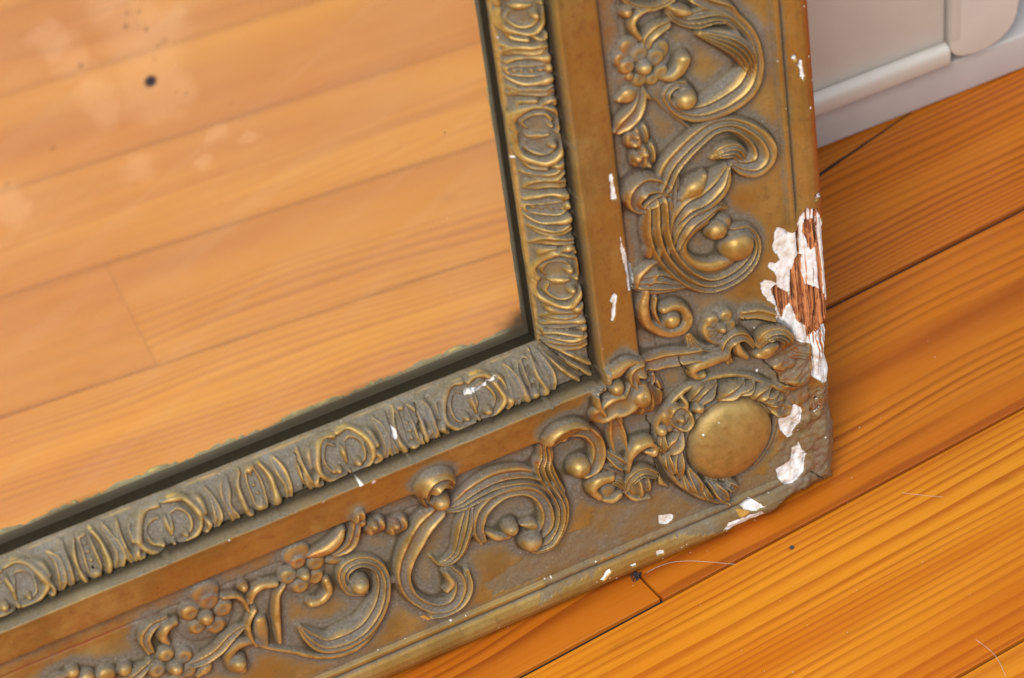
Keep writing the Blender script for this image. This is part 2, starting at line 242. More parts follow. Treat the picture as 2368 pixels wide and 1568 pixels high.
# ------------------------------------------------------------------ materials
def newmat(name):
    m=bpy.data.materials.new(name); m.use_nodes=True; nt=m.node_tree
    for n in list(nt.nodes):
        if n.type!='OUTPUT_MATERIAL' and n.type!='BSDF_PRINCIPLED': nt.nodes.remove(n)
    return m,nt,nt.nodes['Principled BSDF'],nt.nodes['Material Output']
class NB:
    def __init__(s,nt): s.nt=nt
    def n(s,t,**k):
        x=s.nt.nodes.new(t)
        for a,b in k.items(): setattr(x,a,b)
        return x
    def setin(s,sock,v):
        if isinstance(v,bpy.types.NodeSocket): s.nt.links.new(v,sock)
        elif v is not None: sock.default_value=v
    def math(s,op,a,b=None,c=None,clamp=False):
        x=s.n('ShaderNodeMath',operation=op,use_clamp=clamp); s.setin(x.inputs[0],a); s.setin(x.inputs[1],b); s.setin(x.inputs[2],c); return x.outputs[0]
    def mix(s,f,a,b,mode='MIX'):
        x=s.n('ShaderNodeMix',data_type='RGBA',blend_type=mode); s.setin(x.inputs[0],f); s.setin(x.inputs[6],a if not isinstance(a,tuple) else (*a,1)); s.setin(x.inputs[7],b if not isinstance(b,tuple) else (*b,1)); return x.outputs[2]
    def noise(s,vec,scale,detail=3,rough=.5,dist=0):
        x=s.n('ShaderNodeTexNoise'); s.setin(x.inputs['Vector'],vec); x.inputs['Scale'].default_value=scale; x.inputs['Detail'].default_value=detail; x.inputs['Roughness'].default_value=rough; x.inputs['Distortion'].default_value=dist; return x.outputs[0]
    def ramp(s,f,a,b):   # smooth map a..b -> 0..1
        x=s.n('ShaderNodeMapRange',interpolation_type='SMOOTHSTEP'); s.setin(x.inputs[0],f); s.setin(x.inputs[1],a); s.setin(x.inputs[2],b); return x.outputs[0]
    def mapping(s,vec,scale,loc=(0,0,0)):
        x=s.n('ShaderNodeMapping'); s.setin(x.inputs[0],vec); x.inputs['Scale'].default_value=scale; s.setin(x.inputs['Location'],loc); return x.outputs[0]
    def sep(s,v):
        x=s.n('ShaderNodeSeparateXYZ'); s.setin(x.inputs[0],v); return x.outputs
    def comb(s,a,b,c):
        x=s.n('ShaderNodeCombineXYZ'); s.setin(x.inputs[0],a); s.setin(x.inputs[1],b); s.setin(x.inputs[2],c); return x.outputs[0]
    def attr(s,name):
        x=s.n('ShaderNodeAttribute'); x.attribute_name=name; return x
def gilt_material():
    m,nt,p,out=newmat("aged_gilding"); b=NB(nt)
    tc=b.n('ShaderNodeTexCoord').outputs['Object']
    a=b.attr('patina'); r,g,bl=b.sep(a.outputs['Vector'])      # r dust, g rubbed ridge, b bole red plus painted shade of lower sides
    w=b.attr('wear'); pl,wd,oc=b.sep(w.outputs['Vector'])      # plaster, bare wood, ochre
    gr=b.attr('grime').outputs['Fac']
    n1=b.noise(tc,60,5,.6); n2=b.noise(tc,260,4,.65); n3=b.noise(tc,900,3,.7); n4=b.noise(tc,22,3,.5)
    gold=b.mix(b.ramp(n1,.33,.67),(0.285,0.182,0.048),(0.42,0.292,0.094))
    gold=b.mix(b.math('MULTIPLY',b.ramp(n4,.42,.66),.75),gold,(0.37,0.195,0.038))
    gold=b.mix(b.math('MULTIPLY',b.ramp(n2,.52,.72),.45),gold,(0.20,0.120,0.05))
    gold=b.mix(b.math('MULTIPLY',bl,b.ramp(b.math('ADD',n2,b.math('MULTIPLY',bl,.42)),.42,.82)),gold,(0.36,0.095,0.014))
    gold=b.mix(b.math('MULTIPLY',b.ramp(n3,.54,.72),.42),gold,(0.13,0.085,0.040))
    gold=b.mix(b.math('MULTIPLY',b.ramp(n3,.62,.30),.0),gold,(0.5,0.35,0.12))
    rub=b.math('MULTIPLY',g,b.ramp(n2,.30,.60))
    gold=b.mix(rub,gold,(0.62,0.43,0.15))
    dustc=b.mix(b.ramp(n3,.25,.75),(0.115,0.094,0.068),(0.195,0.172,0.140))
    dustc=b.mix(b.math('MULTIPLY',b.ramp(n1,.55,.75),.5),dustc,(0.235,0.230,0.240))
    dm=b.math('MULTIPLY',r,b.ramp(b.math('ADD',b.math('ADD',b.math('MULTIPLY',n2,.35),b.math('MULTIPLY',n3,.35)),b.math('MULTIPLY',r,.75)),.22,.92),clamp=True)
    dm=b.math('MAXIMUM',dm,b.math('MULTIPLY',b.math('MULTIPLY',gr,.82),b.ramp(n1,.15,.65)))
    col=b.mix(dm,gold,dustc)
    # faint blue-white bloom specks
    sp=b.math('MULTIPLY',b.ramp(n3,.66,.74),b.math('ADD',b.math('MULTIPLY',dm,.55),.06))
    col=b.mix(sp,col,(0.62,0.60,0.56))
    # chips
    stri=b.noise(b.mapping(tc,(1000,1000,30)),1,3,.6,.4)
    wood=b.mix(b.ramp(stri,.40,.55),(0.20,0.055,0.020),(0.60,0.25,0.095))
    wood=b.mix(b.math('MULTIPLY',b.ramp(n2,.5,.62),.5),wood,(0.68,0.30,0.12))
    whi=b.mix(b.ramp(n2,.45,.68),(0.80,0.82,0.84),(0.64,0.58,0.50))
    whi=b.mix(b.math('MULTIPLY',b.ramp(n3,.60,.74),.65),whi,(0.26,0.21,0.16))
    whi=b.mix(b.ramp(pl,.46,.80),(0.40,0.33,0.24),whi)
    mp=b.ramp(b.math('ADD',pl,b.math('MULTIPLY',b.math('SUBTRACT',n3,.5),.35)),.42,.58)
    mw=b.ramp(b.math('ADD',wd,b.math('MULTIPLY',b.math('SUBTRACT',stri,.5),1.3)),.40,.60)
    mo=b.ramp(oc,.4,.6)
    col=b.mix(mp,col,whi); col=b.mix(mw,col,wood); col=b.mix(mo,col,(0.50,0.27,0.05))
    ck=b.attr('crack_and_shade').outputs['Fac']; col=b.mix(b.ramp(ck,.05,.75),col,(0.012,0.009,0.006))  # near-black for cracks and for shade painted into recesses
    b.setin(p.inputs['Base Color'],col)
    chip=b.math('MAXIMUM',b.math('MAXIMUM',mp,mw),mo)
    met=b.math('MULTIPLY',b.math('SUBTRACT',1,chip),b.math('SUBTRACT',.56,b.math('MULTIPLY',dm,.50)))
    b.setin(p.inputs['Metallic'],met)
    ro=b.math('ADD',.43,b.math('MULTIPLY',n2,.10)); ro=b.math('ADD',ro,b.math('MULTIPLY',dm,.24)); ro=b.math('MAXIMUM',ro,b.math('MULTIPLY',chip,.85))
    b.setin(p.inputs['Roughness'],ro); p.inputs['Specular IOR Level'].default_value=.4
    bp=b.n('ShaderNodeBump'); bp.inputs['Strength'].default_value=.28; bp.inputs['Distance'].default_value=.0004
    hh=b.math('ADD',b.math('MULTIPLY',n3,.7),b.math('MULTIPLY',n2,.9)); hh=b.math('ADD',hh,b.math('MULTIPLY',b.math('MULTIPLY',mw,stri),4.0))
    b.setin(bp.inputs['Height'],hh); b.setin(p.inputs['Normal'],bp.outputs[0])
    return m
def simple(name,col,rough,metal=0,noise=.15,scale=40,bump=.1):
    m,nt,p,out=newmat(name); b=NB(nt); tc=b.n('ShaderNodeTexCoord').outputs['Object']
    n=b.noise(tc,scale,5,.6); c2=tuple(c*(1-noise*2) for c in col)
    b.setin(p.inputs['Base Color'],b.mix(b.ramp(n,.3,.7),c2,col)); p.inputs['Roughness'].default_value=rough; p.inputs['Metallic'].default_value=metal
    bp=b.n('ShaderNodeBump'); bp.inputs['Strength'].default_value=bump; bp.inputs['Distance'].default_value=.0005
    b.setin(bp.inputs['Height'],b.noise(tc,scale*12,3,.6)); b.setin(p.inputs['Normal'],bp.outputs[0])
    return m
def matte(m):
    p=m.node_tree.nodes['Principled BSDF']; p.inputs['Specular IOR Level'].default_value=.05; return m
def pine_material():
    m,nt,p,out=newmat("varnished_pine"); b=NB(nt)
    tc=b.n('ShaderNodeTexCoord').outputs['Object']; oi=b.n('ShaderNodeObjectInfo')
    cs=b.n('ShaderNodeSeparateColor'); nt.links.new(oi.outputs['Color'],cs.inputs[0])   # r ring pitch, g waviness, b tone
    ra=oi.outputs['Random']
    x,y,z=b.sep(tc); off=b.math('MULTIPLY',ra,37.0)
    v=b.comb(x,b.math('ADD',y,off),z)
    wav=b.noise(b.mapping(v,(3.2,9,1)),1,2,.5); wav2=b.noise(b.mapping(v,(14,60,1)),1,2,.5)
    yy=b.math('ADD',y,b.math('MULTIPLY',b.math('MULTIPLY',b.math('SUBTRACT',wav,.5),cs.outputs[1]),.10))
    yy=b.math('ADD',yy,b.math('MULTIPLY',b.math('SUBTRACT',wav2,.5),.0022))
    pit=b.noise(b.mapping(b.comb(off,yy,off),(1,22,1)),1,1,.5)
    ph=b.math('ADD',b.math('MULTIPLY',yy,b.math('MULTIPLY',cs.outputs[0],520)),b.math('MULTIPLY',pit,9))
    fr=b.math('FRACT',ph)
    ring=b.math('MULTIPLY',b.ramp(fr,.30,.90),b.math('SUBTRACT',1,b.ramp(fr,.90,1.0)))
    st=b.noise(b.mapping(v,(2.5,45,1)),1,3,.6)     # where rings are strong
    fine=b.noise(b.mapping(v,(16,900,1)),1,3,.6)
    ring=b.math('MULTIPLY',ring,b.math('ADD',.28,b.math('MULTIPLY',b.ramp(st,.35,.62),.72)))
    tone=b.noise(b.mapping(v,(2.4,26,1)),1,3,.55)
    light=b.mix(b.ramp(tone,.32,.68),(0.55,0.155,0.006),(0.72,0.270,0.015))
    light=b.mix(cs.outputs[2],light,(0.50,0.130,0.009))
    dark=b.mix(cs.outputs[2],(0.42,0.090,0.006),(0.22,0.038,0.005))
    col=b.mix(b.math('MULTIPLY',ring,.88),light,dark)
    col=b.mix(b.math('MULTIPLY',b.ramp(fine,.45,.72),.20),col,(0.26,0.055,0.006))
    # knots / resin streaks and worn pale scuffs
    kn=b.ramp(b.noise(b.mapping(v,(16,46,1)),1,2,.5),.70,.78)
    col=b.mix(b.math('MULTIPLY',kn,.45),col,(0.20,0.035,0.006))
    sc=b.ramp(b.noise(b.mapping(v,(60,260,1)),1,4,.75),.70,.80)
    col=b.mix(b.math('MULTIPLY',sc,.16),col,(0.62,0.42,0.26))
    scr=b.noise(b.mapping(b.comb(b.math('ADD',x,b.math('MULTIPLY',y,.55)),b.math('SUBTRACT',y,b.math('MULTIPLY',x,.55)),z),(9,1500,1)),1,2,.5)
    scm=b.math('MULTIPLY',b.ramp(scr,.74,.80),b.ramp(b.noise(b.mapping(v,(30,40,1)),1,2,.5),.5,.62))
    col=b.mix(b.math('MULTIPLY',scm,.35),col,(0.75,0.50,0.28))
    grit=b.ramp(b.noise(tc,620,2,.5),.74,.80); col=b.mix(b.math('MULTIPLY',grit,.35),col,(0.16,0.07,0.03))
    b.setin(p.inputs['Base Color'],col)
    p.inputs['Roughness'].default_value=.5; p.inputs['Specular IOR Level'].default_value=.22
    cw=b.noise(v,26,4,.6)
    b.setin(p.inputs['Coat Weight'],b.math('MULTIPLY',b.ramp(cw,.2,.6),.22)); b.setin(p.inputs['Coat Roughness'],b.math('ADD',.16,b.math('MULTIPLY',cw,.16)))
    bp=b.n('ShaderNodeBump'); bp.inputs['Strength'].default_value=.22; bp.inputs['Distance'].default_value=.0004
    b.setin(bp.inputs['Height'],b.math('ADD',b.math('MULTIPLY',ring,1.0),b.math('MULTIPLY',fine,.4))); b.setin(p.inputs['Normal'],bp.outputs[0])
    return m
SPOTS=[(240.6,280.8,2.1,1),(244.6,303.9,1.1,.55),(243.3,308.6,.9,.35),(239.2,307.5,1.1,.35),(238.1,300.4,.9,.5),(233.2,294.,1.4,.3),(262.3,295.5,1.1,.5),(229.7,271.4,.8,.35),(232.9,273.3,.7,.25),(237.7,288.2,.8,.3),(278.1,269.2,1.1,.35),(235.4,292.8,1.,.3),(140.5,219.4,.35,.8),(296,262,1.2,.25),(215,262,1,.15)]
HALO=[(242,280,12),(239,290,10),(242,301,11),(245,309,9),(233,274,7),(260,284,7),(257,276,6),(264,297,6),(268,305,5),(299,257,7),(296,251,5),(251,250,5.5),(222,252,3.5),(231,299,8),(238,272,9),(229,243,3),(211,246,3),(247,316,9),(271,311,5)]
def mirror_material():
    m,nt,p,out=newmat("old_silvered_glass"); b=NB(nt); nt.nodes.remove(p)
    tc=b.n('ShaderNodeTexCoord').outputs['Object']; x,y,z=b.sep(tc)
    wn=b.n('ShaderNodeTexNoise'); b.setin(wn.inputs['Vector'],tc); wn.inputs['Scale'].default_value=150; wn.inputs['Detail'].default_value=2
    wv=b.n('ShaderNodeVectorMath',operation='SUBTRACT'); b.setin(wv.inputs[0],wn.outputs['Color']); wv.inputs[1].default_value=(.5,.5,.5)
    ws=b.n('ShaderNodeVectorMath',operation='SCALE'); b.setin(ws.inputs[0],wv.outputs[0]); ws.inputs['Scale'].default_value=.009
    wa=b.n('ShaderNodeVectorMath',operation='ADD'); b.setin(wa.inputs[0],b.comb(x,0.0,z)); b.setin(wa.inputs[1],ws.outputs[0]); pos=wa.outputs[0]
    pos0=b.n('ShaderNodeVectorMath',operation='MULTIPLY'); b.setin(pos0.inputs[0],pos); pos0.inputs[1].default_value=(1,0,1); pos=pos0.outputs[0]
    def field(lst,soft):
        acc=None
        for it in lst:
            d=b.n('ShaderNodeVectorMath',operation='DISTANCE'); b.setin(d.inputs[0],pos); d.inputs[1].default_value=(-it[0]*S,0,it[1]*S)
            q=b.math('SUBTRACT',1,b.ramp(d.outputs['Value'],it[2]*S*(1-soft),it[2]*S*(1+soft)))
            if len(it)>3: q=b.math('MULTIPLY',q,it[3] if it[3]>.7 else it[3]*.6)
            acc=q if acc is None else b.math('MAXIMUM',acc,q)
        return acc
    posd=pos; pos=b.comb(x,0.0,z); sp=field(SPOTS,.55); pos=posd; ha=field(HALO,.55)
    n1=b.noise(tc,30,5,.6); n2=b.noise(tc,700,3,.7)
    stk=b.noise(b.mapping(b.comb(b.math('ADD',x,b.math('MULTIPLY',z,.45)),0.0,b.math('SUBTRACT',z,b.math('MULTIPLY',x,.45))),(7,1,90)),1,4,.65)
    dust=b.math('ADD',b.math('ADD',.09,b.math('MULTIPLY',b.ramp(stk,.45,.75),.045)),b.math('MULTIPLY',n1,.10))
    dust=b.math('ADD',dust,b.math('MULTIPLY',b.ramp(n2,.66,.76),.16))
    dust=b.math('ADD',dust,b.math('MULTIPLY',ha,.08))
    # dark band painted along the rebate edge, mimicking the frame's reflection
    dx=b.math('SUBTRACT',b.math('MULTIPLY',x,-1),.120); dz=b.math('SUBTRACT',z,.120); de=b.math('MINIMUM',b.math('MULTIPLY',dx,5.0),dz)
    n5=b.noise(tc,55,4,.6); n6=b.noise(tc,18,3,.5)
    edge_refl=b.math('SUBTRACT',1,b.ramp(b.math('SUBTRACT',de,b.math('MULTIPLY',b.ramp(n6,.40,.8),.0035)),.0005,.0060))
    # the painted band spreads in the corner
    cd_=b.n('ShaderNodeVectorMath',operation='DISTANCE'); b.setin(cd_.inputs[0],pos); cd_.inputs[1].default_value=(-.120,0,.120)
    edge_refl=b.math('MAXIMUM',edge_refl,b.math('SUBTRACT',1,b.ramp(b.math('ADD',cd_.outputs['Value'],b.math('MULTIPLY',n5,.006)),.010,.021)))
    gl=b.n('ShaderNodeBsdfGlossy'); gl.inputs['Roughness'].default_value=.035; b.setin(gl.inputs['Color'],b.mix(ha,(0.90,0.92,0.60),(0.94,0.94,0.66)))
    df=b.n('ShaderNodeBsdfDiffuse'); b.setin(df.inputs['Color'],b.mix(ha,(0.78,0.74,0.56),(0.90,0.80,0.56)))
    m1=b.n('ShaderNodeMixShader'); b.setin(m1.inputs[0],dust); b.setin(m1.inputs[1],gl.outputs[0]); b.setin(m1.inputs[2],df.outputs[0])
    tar_refl=b.n('ShaderNodeBsdfPrincipled'); tar_refl.inputs['Roughness'].default_value=.6; tar_refl.inputs['Specular IOR Level'].default_value=.15
    b.setin(tar_refl.inputs['Base Color'],b.mix(sp,(0.070,0.056,0.036),(0.035,0.035,0.045)))  # tarnish for the spots, reflected dark for the edge band
    mk=b.math('MAXIMUM',sp,b.math('MULTIPLY',edge_refl,.93))
    m2=b.n('ShaderNodeMixShader'); b.setin(m2.inputs[0],mk); b.setin(m2.inputs[1],m1.outputs[0]); b.setin(m2.inputs[2],tar_refl.outputs[0])
    b.setin(out.inputs[0],m2.outputs[0]); return m
GILT=gilt_material(); PINE=pine_material(); MIRROR=mirror_material()
REBATE=matte(simple("dark_rebate_wood",(0.030,0.024,0.016),.9,0,.12,500,.2))
SIDE=simple("worn_bole_side",(0.27,0.062,0.018),.5,0,.25,90,.4)
CREAM=simple("cream_enamel",(0.66,0.61,0.54),.38,0,.03,30,.05)
GREYW=simple("painted_baseboard",(0.56,0.52,0.50),.45,0,.05,25,.15)
WALL=simple("dark_wall_paint",(0.10,0.105,0.13),.7,0,.1,20,.1)  # dark blue-grey wall colour
DARK=simple("dark_gap_dirt",(0.012,0.009,0.007),.9,0,.3,200,.3)
HAIRM=simple("pale_hair",(0.72,0.66,0.58),.4,0,.1,200,0)
LINT=simple("grey_lint",(0.055,0.05,0.065),.9,0,.3,300,0)
# ------------------------------------------------------------------ mesh helpers
def link(o,parent=None):
    scn.collection.objects.link(o)
    if parent is not None: o.parent=parent
    return o
def mesh_np(name,V,F,mat,parent=None,normals=None,attrs=None,smooth=True):
    me=bpy.data.meshes.new(name); F=np.asarray(F,dtype=np.int32); k=F.shape[1]
    me.vertices.add(len(V)); me.vertices.foreach_set('co',np.asarray(V,dtype=np.float32).ravel())
    me.loops.add(F.size); me.loops.foreach_set('vertex_index',F.ravel())
    me.polygons.add(len(F)); me.polygons.foreach_set('loop_start',np.arange(0,F.size,k,dtype=np.int32)); 
    me.polygons.foreach_set('use_smooth',np.full(len(F),smooth))
    me.update(calc_edges=True); me.validate()
    for an,(kind,data) in (attrs or {}).items():
        a=me.attributes.new(an,kind,'POINT'); a.data.foreach_set('vector' if kind=='FLOAT_VECTOR' else 'value',np.asarray(data,dtype=np.float32).ravel())
    me.materials.append(mat)
    if normals is not None: me.normals_split_custom_set_from_vertices(np.asarray(normals,dtype=np.float64).tolist())
    return link(bpy.data.objects.new(name,me),parent)
def mesh(name,V,F,mat,parent=None,smooth=False,bevel=0):
    me=bpy.data.meshes.new(name); me.from_pydata([tuple(v) for v in V],[],F); me.materials.append(mat)
    for p_ in me.polygons: p_.use_smooth=smooth
    o=link(bpy.data.objects.new(name,me),parent)
    if bevel:
        mo=o.modifiers.new('bevel','BEVEL'); mo.width=bevel; mo.segments=3; mo.limit_method='ANGLE'; mo.angle_limit=.6
        for p_ in me.polygons: p_.use_smooth=True
    return o
def box(name,a,b_,mat,parent=None,bevel=0):
    x0,y0,z0=a; x1,y1,z1=b_
    V=[(x,y,z) for z in (z0,z1) for y in (y0,y1) for x in (x0,x1)]
    return mesh(name,V,[(0,2,3,1),(4,5,7,6),(0,1,5,4),(2,6,7,3),(0,4,6,2),(1,3,7,5)],mat,parent,False,bevel)
def vnoise(x,y,seed=0):   # value noise for arrays
    r=np.random.default_rng(seed); T=r.random((256,256)); xi=np.floor(x).astype(int); yi=np.floor(y).astype(int); fx=x-xi; fy=y-yi
    fx=fx*fx*(3-2*fx); fy=fy*fy*(3-2*fy)
    g=lambda a,b: T[a%256,b%256]
    return (g(xi,yi)*(1-fx)+g(xi+1,yi)*fx)*(1-fy)+(g(xi,yi+1)*(1-fx)+g(xi+1,yi+1)*fx)*fy
def fbm(x,y,seed=0,o=3):
    s=0;a=.5;t=0
    for i in range(o): s=s+a*vnoise(x*2**i,y*2**i,seed+i);t+=a;a*=.5
    return s/t
def blur(A,sig,np_=3):   # three box passes, edge padded
    r=max(1,int(round(sig)))
    for ax in (0,1):
        for _ in range(np_):
            P=np.pad(A,[(r+1,r) if i==ax else (0,0) for i in (0,1)],mode='edge'); C=np.cumsum(P,axis=ax)
            n=A.shape[ax]; k=2*r+1
            A=(np.take(C,np.arange(k,k+n),ax)-np.take(C,np.arange(0,n),ax))/k
    return A
# ------------------------------------------------------------------ relief field
STEP=0.36; UM,VM=372.,312.; LO=-6.
us=np.arange(0,UM,STEP); vs=np.arange(0,VM,STEP); nu,nv=len(us),len(vs)
EU=[0.6,0.6,1.7,2.2,2.3,1.8,1.8,1.5,0.8,0.0,0.1,0.2,0.8,0.2,0.0,2.6,5.0,4.4,2.2,1.2]; EV=[320,141,138,134,115,108,101,90,78,66,55,47,39,30,21.5,14.8,8.5,4,0,-5]
U,V=np.meshgrid(us,vs)   # rows v, columns u
edge=np.interp(V,EV[::-1],EU[::-1])+(fbm(V/2.2,V*0,5)-.5)*1.0*np.interp(V,[0,150,170],[1,1,.12])
wU=np.clip(1-U/11,0,1)**2; U=U+edge*wU
eb=.7*fbm(U/9,U*0,9)+.35*fbm(U/1.6,U*0,12)-.35+np.exp(-((U-78)/14)**2)*1.6
wV=np.clip(1-V/9,0,1)**2; V=V+eb*wV
px_,py_=zip(*PROFILE)
def base_h(u,v):
    d=np.minimum(u,v); return np.interp(d,px_,py_)
Hb=base_h(U,V)
D=np.minimum(U,V)
rel=np.zeros_like(Hb); lab=np.full(Hb.shape,-1,dtype=np.int32); rub=np.zeros_like(Hb)
def spline(P):
    P=np.array(P,float)
    if len(P)<3: 
        t=np.linspace(0,1,max(2,int(np.hypot(*(P[-1]-P[0])[:2])/.35)+2))[:,None]; return P[0]*(1-t)+P[-1]*t if len(P)==2 else P
    Q=np.vstack([2*P[0]-P[1],P,2*P[-1]-P[-2]]); out=[]
    for i in range(1,len(Q)-2):
        a,b,c,d=Q[i-1],Q[i],Q[i+1],Q[i+2]; L=np.hypot(*(c-b)[:2]); n=max(2,int(L/.35))
        t=np.linspace(0,1,n,endpoint=False)[:,None]
        out.append(.5*((2*b)+(-a+c)*t+(2*a-5*b+4*c-d)*t*t+(-a+3*b-3*c+d)*t**3))
    out.append(P[-1:]); return np.vstack(out)
strokes=[]   # (name, group)
def stamp(name,grp,Hh,n,flat,k,absbase=False,rubk=1.):
    P=spline(np.array(flat,float).reshape(-1,3)); P[:,2]*=(1.38 if name in('wreath_leaf','petal') else (1.12 if grp[:1] in('c','k','m') and grp else 1.27)); Hh=Hh*(1.85 if grp[:1] not in ('c','k','m') or grp=='' else 1.4); wm=P[:,2].max()
    u0,u1=P[:,0].min()-wm,P[:,0].max()+wm; v0,v1=P[:,1].min()-wm,P[:,1].max()+wm
    i0,i1=max(0,int(u0/STEP)-8),min(nu,int(u1/STEP)+9); j0,j1=max(0,int(v0/STEP)-8),min(nv,int(v1/STEP)+9)
    if i1<=i0 or j1<=j0: return
    uu=U[j0:j1,i0:i1]; vv=V[j0:j1,i0:i1]; sh=uu.shape; uu=uu.ravel(); vv=vv.ravel()
    if len(P)==1:
        dist=np.hypot(uu-P[0,0],vv-P[0,1]); w=P[0,2]; r=dist/w; t=(uu-P[0,0])/w; Hl=np.full_like(uu,Hh)
        dome=True
    else:
        dome=False
        Dm=(uu[:,None]-P[None,:,0])**2+(vv[:,None]-P[None,:,1])**2
        # normalised by width so that tapered ends stay pointed
        idx=np.argmin(Dm/np.maximum(P[None,:,2],.4)**1.0,1); dist=np.sqrt(Dm[np.arange(len(uu)),idx]); w=P[idx,2]
        tg=np.gradient(P[:,:2],axis=0); tg/=np.linalg.norm(tg,axis=1)[:,None]+1e-9; tg=tg[idx]
        lat=(uu-P[idx,0])*tg[:,1]-(vv-P[idx,1])*tg[:,0]
        r=dist/np.maximum(w,.3); t=lat/np.maximum(w,.3); Hl=Hh*(.40+.60*(w/wm))
    ins=r<1
    rr=np.clip(r,0,1)
    env=(1-rr**2.4)**.55 if (n<=1 or dome) else (1-rr**4)**.6
    g=np.ones_like(env)
    if n>1: 
        x_=(np.clip(t,-1,1)+1)/2*n; fx=x_-np.floor(np.minimum(x_,n-1e-6))
        saw=np.where(fx<.80,(fx/.80)**1.6,np.clip((1-fx)/.20,0,1)) if n>2 else np.exp(-((np.abs(t)-.66)/.27)**2)
        g=(.54 if n>2 else .62)+(.46 if n>2 else .38)*saw+.08*t
    if name=='petal': g=1-.24*np.exp(-(rr/.5)**2); Hl=Hl*.92
    h=np.where(ins,Hl*env*g,0.).reshape(sh); rg=(np.where(ins,(g-.60 if n>1 else env*.34)*3*env*rubk,0.)).reshape(sh)
    cur=rel[j0:j1,i0:i1]; win=h>cur
    rel[j0:j1,i0:i1]=np.where(win,h,cur)
    if k is not None:
        L=lab[j0:j1,i0:i1]; L[win&(h>.22)]=k
    rb=rub[j0:j1,i0:i1]; rb[win]=rg[win]
def add(name,grp,Hh,n,flat,rubk=1.):
    strokes.append((name,grp)); stamp(name,grp,Hh,n,flat,len(strokes)-1,rubk=rubk)
for s_ in STROKES: add(s_[0],s_[1],s_[2],s_[3],s_[4])
# domed boss in the corner cartouche, in its bead ring
add('boss_ring','',.8,1,sum([[50+20.2*math.cos(a),47.6+20.2*math.sin(a),1.0] for a in np.linspace(-.9,4.2,22)],[]))
k_boss=len(strokes); strokes.append(('boss',''))
rb_=np.hypot(U-50,V-47.8)/18.6; hb=np.where(rb_<1,.6+8.2*np.sqrt(np.clip(1-rb_**2,0,1))**1.05,0); 
win=hb>0; rel[win]=hb[win]; lab[win]=k_boss; rub[win]=.55
# pressed ornament of the inner moulding: motifs at uneven spacing, as on the frame
def rail_pt(side,s,t):    # s along the rail, t across (-1 outer .. +1 sight side)
    d=110.6+t*6.9
    return (d,s) if side=='R' else (s,d)
def motif(side,name,H_,n,pts,c,sc,grp):
    fl=[]
    for (a,t,w) in pts:
        a+=rng.uniform(-.45,.45); t+=rng.uniform(-.08,.08); w*=rng.uniform(.8,1.5)
        u_,v_=rail_pt(side,c+a*sc,t); fl+=[u_,v_,w]
    add(name,grp,H_*.98,n,fl)
def cartouche(side,c,sc,i):
    g='c'+side+str(i)
    j=lambda q=.25: rng.uniform(-q,q)
    for sg in (-1,1):
        motif(side,'cartouche_rim',2.3,1,[(sg*1.0,.95,.9),(sg*5,1.0,1.1),(sg*9,.75,1.3),(sg*12.0+j(),.15,1.25),(sg*12.2,-.35,1.1),(sg*9.5,-.82,1.1),(sg*5.5,-1.02,1.0),(sg*1.5,-1.02,.8)],c,sc,g)
        motif(side,'inner_scroll',1.5,1,[(sg*2.2,.5,.4),(sg*5.5,.62,.6),(sg*8.6,.25,.65),(sg*8.6,-.3,.6),(sg*6.4,-.62,.6)],c,sc,g)
        motif(side,'bead',2.6,1,[(sg*4.6,-.55,1.35)],c,sc,g)
        motif(side,'leaf',1.9,1,[(sg*11.5,.75,.5),(sg*14.0+j(),.55,1.0),(sg*14.8,.0,.9)],c,sc,g)
        motif(side,'leaf',2.2,1,[(sg*13.6,-.25,.6),(sg*14.6,-.65,1.1),(sg*13.2,-1.0,.7)],c,sc,g)
        motif(side,'leaf',2.2,2,[(sg*17.2,.95,.6),(sg*18.8+j(),.4,1.3),(sg*18.6,-.3,1.5),(sg*17.0,-.98,1.0)],c,sc,g)
        motif(side,'bead',1.7,1,[(sg*11.6,.55,.8)],c,sc,g); motif(side,'bead',1.9,1,[(sg*12.6,-.92,.8)],c,sc,g)
    motif(side,'leaf',1.9,1,[(j(),.45,.6),(j()*.5,.05,.95),(0,-.45,.5)],c,sc,g)
    motif(side,'leaf',1.5,1,[(-1.8,.35,.4),(-1.2,.0,.6),(-.4,-.3,.4)],c,sc,g)
    motif(side,'bead',2.2,1,[(0,-.78,.75)],c,sc,g)
def crown(side,c,sc,i):
    g='k'+side+str(i); j=lambda q=.2: rng.uniform(-q,q)
    for q in (-.5,-.1,0.3,.65): motif(side,'bead',1.3,1,[(j(),q,.65)],c,sc,g)
    motif(side,'leaf',2.4,1,[(-1.2,-.98,.8),(.2,-.80,1.3),(1.2,-1.0,.8)],c,sc,g)
    motif(side,'leaf',1.9,1,[(-1.2,.95,.6),(0,.98,.8),(1.2,.95,.6)],c,sc,g)
    for sg in (-1,1):
        motif(side,'crown_band',1.5,1,[(sg*1.9,.85,.6),(sg*2.3,.3,.55),(sg*2.3,-.4,.5),(sg*2.0,-.85,.5)],c,sc,g)
        motif(side,'crown_leaf',2.4,1,[(sg*3.6,.98,.7),(sg*5.6+j(),.45,.85),(sg*5.9,-.2,.9),(sg*5.2,-.75,1.4),(sg*4.2,-1.05,1.0)],c,sc,g)
        motif(side,'crown_leaf',2.0,2,[(sg*8.0,.95,.8),(sg*9.8+j(),.45,1.7),(sg*10.4,-.2,1.6),(sg*9.4,-.8,1.5)],c,sc,g)
CEN={'B':[151.9,204.7,274.2,334.5,396],'R':[149.9,214.6,268.3,330]}
